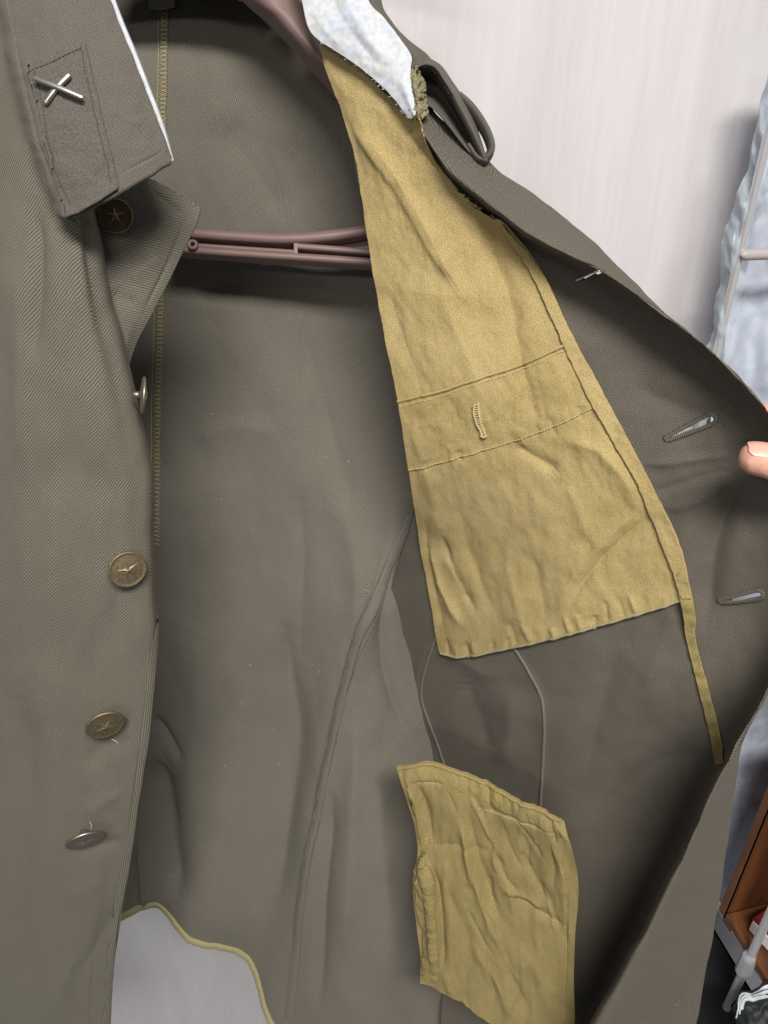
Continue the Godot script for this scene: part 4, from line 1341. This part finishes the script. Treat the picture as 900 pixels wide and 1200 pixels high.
	var cs := cloth([[420, -50, 0.446, 434, -50, 0.444, 452, -50, 0.450, 446, -50, 0.458], [427, 0, 0.442, 437, 0, 0.440, 447, 0, 0.446, 442, 0, 0.454], [446, 26, 0.439, 453, 26, 0.437, 460, 26, 0.442, 454, 28, 0.450], [463, 46, 0.437, 470, 45, 0.435, 478, 46, 0.442, 470, 50, 0.450],
		[476, 66, 0.436, 487, 62, 0.434, 500, 63, 0.444, 492, 70, 0.454], [481, 82, 0.436, 495, 75, 0.436, 508, 75, 0.446, 500, 84, 0.458]], 40, 90)
	lay_flat(cs, 30.0)
	obj("collar_outside", shell(cs, 0.0016), M.wool_collar, root)
	var ce := cloth([
		[485, 128, 0.440, 487, 114, 0.458, 487, 96, 0.462, 487, 84, 0.450, 488, 75, 0.438, 497, 66, 0.440, 503, 68, 0.450, 498, 76, 0.458], [500, 121, 0.440, 503, 112, 0.462, 505, 98, 0.466, 506, 86, 0.452, 508, 79, 0.438, 515, 75, 0.440, 520, 84, 0.450, 512, 92, 0.460],
		[513, 129, 0.439, 516, 120, 0.464, 518, 108, 0.468, 519, 101, 0.452, 520, 95, 0.438, 527, 91, 0.440, 533, 104, 0.450, 525, 112, 0.460], [529, 148, 0.439, 531, 140, 0.462, 532, 130, 0.466, 532, 122, 0.450, 533, 116, 0.437, 540, 111, 0.439, 546, 122, 0.450, 540, 132, 0.460],
		[546, 170, 0.440, 547, 164, 0.456, 547, 156, 0.460, 546, 148, 0.448, 546, 141, 0.437, 553, 138, 0.439, 556, 142, 0.448, 550, 150, 0.456], [560, 185, 0.441, 560, 182, 0.450, 560, 177, 0.452, 559, 171, 0.444, 558, 165, 0.437, 563, 163, 0.440, 564, 166, 0.446, 560, 170, 0.450],
		[567, 191, 0.442, 567, 190, 0.446, 567, 188, 0.447, 566, 186, 0.442, 565, 183, 0.438, 569, 182, 0.440, 570, 184, 0.443, 568, 186, 0.446]], 80, 100)
	lay_flat(ce, 30.0)
	var cend := obj("collar_tip", shell(ce, 0.0014), M.wool_collar, root, "", "folded over tip of the turned collar")
	for q in [[[540, 118, 0.444, 552, 129, 0.441, 563, 144, 0.440, 572, 161, 0.440, 575, 176, 0.442, 569, 188, 0.445], 0.0021], [[533, 117, 0.439, 546, 142, 0.437, 556, 162, 0.437, 566, 185, 0.440], 0.0014], [[549, 172, 0.442, 559, 186, 0.441, 569, 190, 0.441], 0.0012]]:
		var p := []
		for i in range(0, q[0].size(), 3):
			p.append(spot(q[0][i], q[0][i + 1], q[0][i + 2]))
		var pts := spline(p, 30)
		var ups := PackedVector3Array()
		for k in pts.size():
			ups.append(look.z)
		s4 = Soup.new()
		s4.tube(pts, ups, q[1], q[1] * 3.0, 14, true, 0.8)
		obj("collar_edge", mesh_of(s4), M.wool_collar, cend)
	s4 = Soup.new()
	stitches(s4, ce, [496, 77, 508, 82, 520, 98, 533, 119, 546, 144, 560, 170], 4.2, 2.4, 0.0003, 0.0006)
	obj("stitching", mesh_of(s4), M.thread, cend, "stuff")
	var cv := cloth([[480, 80, 0.434, 488, 78, 0.432, 494, 84, 0.440], [477, 92, 0.433, 488, 92, 0.428, 498, 96, 0.440], [478, 106, 0.432, 490, 107, 0.428, 500, 112, 0.438], [481, 120, 0.432, 490, 121, 0.430, 500, 122, 0.436], [484, 136, 0.432, 492, 138, 0.430, 502, 134, 0.436]], 50, 60)
	rumple(cv, 0.006, 0.0022, 33)
	rumple(cv, 0.0015, 0.0008, 34)
	lay_flat(cv)
	obj("torn_canvas", shell(cv, 0.0016), M.canvas, cend, "", "torn yellowish canvas showing at the end of the collar")

# ---------------------------------------------------------------- the hand that holds the edge
func hand() -> void:
	var j := {}
	for q in [["wrist", 1150, 655, 0.470], ["arm", 1420, 800, 0.500], ["thumb0", 1080, 620, 0.446], ["thumb1", 990, 570, 0.424], ["thumb2", 930, 547, 0.4135], ["thumb3", 886, 537, 0.4145],
			["index1", 1020, 540, 0.470], ["index2", 960, 500, 0.462], ["index3", 925, 489, 0.448], ["index4", 900, 487, 0.440], ["middle1", 1025, 585, 0.482], ["middle2", 958, 556, 0.486], ["middle3", 925, 548, 0.470], ["middle4", 912, 546, 0.456],
			["ring1", 1025, 630, 0.488], ["ring2", 962, 612, 0.494], ["ring3", 930, 603, 0.478], ["ring4", 920, 600, 0.462], ["little1", 1030, 672, 0.490], ["little2", 985, 664, 0.496], ["little3", 958, 658, 0.484], ["little4", 948, 655, 0.472]]:
		j[q[0]] = spot(q[1], q[2], q[3])
	var bones := [["arm", "wrist", 0.032, 0.026], ["wrist", "thumb0", 0.022, 0.016], ["thumb0", "thumb1", 0.0145, 0.0118], ["thumb1", "thumb2", 0.0112, 0.0102], ["thumb2", "thumb3", 0.0100, 0.0088]]
	for f in [["index", 0.0088], ["middle", 0.0092], ["ring", 0.0088], ["little", 0.0078]]:
		bones.append(["wrist", f[0] + "1", 0.018, f[1] * 1.35])
		bones.append([f[0] + "1", f[0] + "2", f[1] * 1.15, f[1] * 1.05])
		bones.append([f[0] + "2", f[0] + "3", f[1] * 1.0, f[1] * 0.94])
		bones.append([f[0] + "3", f[0] + "4", f[1] * 0.94, f[1] * 0.82])
	for k in [["index1", "middle1"], ["middle1", "ring1"], ["ring1", "little1"], ["thumb0", "index1"]]:
		bones.append([k[0], k[1], 0.0115, 0.0115])
	var mesh := skin_over(j, bones, 0.0026)
	var person := thing("person", "hand coming in from the right, thumb pinching the jacket edge", "person", j["wrist"])
	var h := obj("hand", mesh, M.skin, person)
	# thumb nail: a curved plate on the side of the thumb that faces up and out
	var dir: Vector3 = (j["thumb3"] - j["thumb2"]).normalized()
	var face := (look * Vector3(0.0, 0.72, 0.70))
	face = (face - dir * face.dot(dir)).normalized()
	var side := face.cross(dir)
	var c := Cloth.new()
	c.nu = 20
	c.nv = 24
	for y in 25:
		for x in 21:
			var a := (x / 20.0 - 0.5) * 1.5
			var t := y / 24.0
			var narrow := 1.0 - 0.45 * pow(absf(t * 2.0 - 1.0), 4.0)
			var r := 0.0092 - 0.0004 * t
			var mid: Vector3 = j["thumb3"] + dir * (-0.0068 + 0.0135 * t)
			var drop := 0.0022 * t * t * t
			c.px.append(Vector2(x, y))
			c.pos.append(mid + (face * cos(a * narrow) + side * sin(a * narrow)) * (r + 0.00005) - face * drop)
	c.normals()
	obj("thumbnail", shell(c, 0.0006), M.nail, h)

func skin_over(j: Dictionary, bones: Array, cell: float) -> ArrayMesh:
	var lo := Vector3.ONE * 1e9
	var hi := -lo
	for b in bones:
		for e in 2:
			var p: Vector3 = j[b[e]]
			lo = lo.min(p - Vector3.ONE * (b[2] + 0.012))
			hi = hi.max(p + Vector3.ONE * (b[2] + 0.012))
	var n := Vector3i((hi - lo) / cell) + Vector3i.ONE * 2
	var f := PackedFloat32Array()
	f.resize(n.x * n.y * n.z)
	f.fill(0.02)
	var soft := 0.0045
	for b in bones:
		var a: Vector3 = j[b[0]]
		var d: Vector3 = j[b[1]] - a
		var big: float = maxf(b[2], b[3]) + 0.010
		var i0 := Vector3i(((a.min(j[b[1]]) - Vector3.ONE * big) - lo) / cell).max(Vector3i.ZERO)
		var i1 := (Vector3i(((a.max(j[b[1]]) + Vector3.ONE * big) - lo) / cell) + Vector3i.ONE).min(n - Vector3i.ONE)
		var dd := d.length_squared()
		for z in range(i0.z, i1.z + 1):
			for y in range(i0.y, i1.y + 1):
				for x in range(i0.x, i1.x + 1):
					var p := lo + Vector3(x, y, z) * cell - a
					var t := clampf(p.dot(d) / dd, 0, 1)
					var dist := (p - d * t).length() - lerpf(b[2], b[3], t)
					var k := (z * n.y + y) * n.x + x
					var was := f[k]
					var hh := maxf(soft - absf(was - dist), 0.0) / soft
					f[k] = minf(was, dist) - hh * hh * soft * 0.25
	var v := PackedVector3Array()
	var at := {}
	var sx := 1
	var sy := n.x
	var sz := n.x * n.y
	for z in n.z - 1:
		for y in n.y - 1:
			for x in n.x - 1:
				var k := z * sz + y * sy + x
				var sum := Vector3.ZERO
				var count := 0
				var inside := f[k] < 0
				var mixed := false
				for o in [sx, sy, sz, sx + sy, sx + sz, sy + sz, sx + sy + sz]:
					if (f[k + o] < 0) != inside:
						mixed = true
						break
				if not mixed:
					continue
				for e in EDGES:
					var ka: int = k + e[0].x * sx + e[0].y * sy + e[0].z * sz
					var kb: int = k + e[1].x * sx + e[1].y * sy + e[1].z * sz
					if (f[ka] < 0) != (f[kb] < 0):
						sum += Vector3(e[0]).lerp(Vector3(e[1]), f[ka] / (f[ka] - f[kb]))
						count += 1
				at[k] = v.size()
				v.append(lo + (Vector3(x, y, z) + sum / count) * cell)
	var idx := PackedInt32Array()
	for k in at:
		for q in [[sx, sy, sz], [sy, sz, sx], [sz, sx, sy]]:
			var e: int = q[0]
			if (f[k] < 0) != (f[k + e] < 0) and at.has(k - q[1]) and at.has(k - q[2]) and at.has(k - q[1] - q[2]):
				var r := [at[k], at[k - q[1]], at[k - q[1] - q[2]], at[k - q[2]]]
				if f[k] < 0:
					r = [r[0], r[3], r[2], r[1]]
				idx.append_array([r[0], r[1], r[2], r[0], r[2], r[3]])
	var nn := PackedVector3Array()
	nn.resize(v.size())
	for t in range(0, idx.size(), 3):
		var fn := (v[idx[t + 2]] - v[idx[t]]).cross(v[idx[t + 1]] - v[idx[t]])
		for e in 3:
			nn[idx[t + e]] += fn
	for k in nn.size():
		nn[k] = nn[k].normalized()
	return made(v, nn, PackedVector2Array(), idx)

const EDGES := [[Vector3i(0, 0, 0), Vector3i(1, 0, 0)], [Vector3i(0, 1, 0), Vector3i(1, 1, 0)], [Vector3i(0, 0, 1), Vector3i(1, 0, 1)], [Vector3i(0, 1, 1), Vector3i(1, 1, 1)], [Vector3i(0, 0, 0), Vector3i(0, 1, 0)], [Vector3i(1, 0, 0), Vector3i(1, 1, 0)],
	[Vector3i(0, 0, 1), Vector3i(0, 1, 1)], [Vector3i(1, 0, 1), Vector3i(1, 1, 1)], [Vector3i(0, 0, 0), Vector3i(0, 0, 1)], [Vector3i(1, 0, 0), Vector3i(1, 0, 1)], [Vector3i(0, 1, 0), Vector3i(0, 1, 1)], [Vector3i(1, 1, 0), Vector3i(1, 1, 1)]]
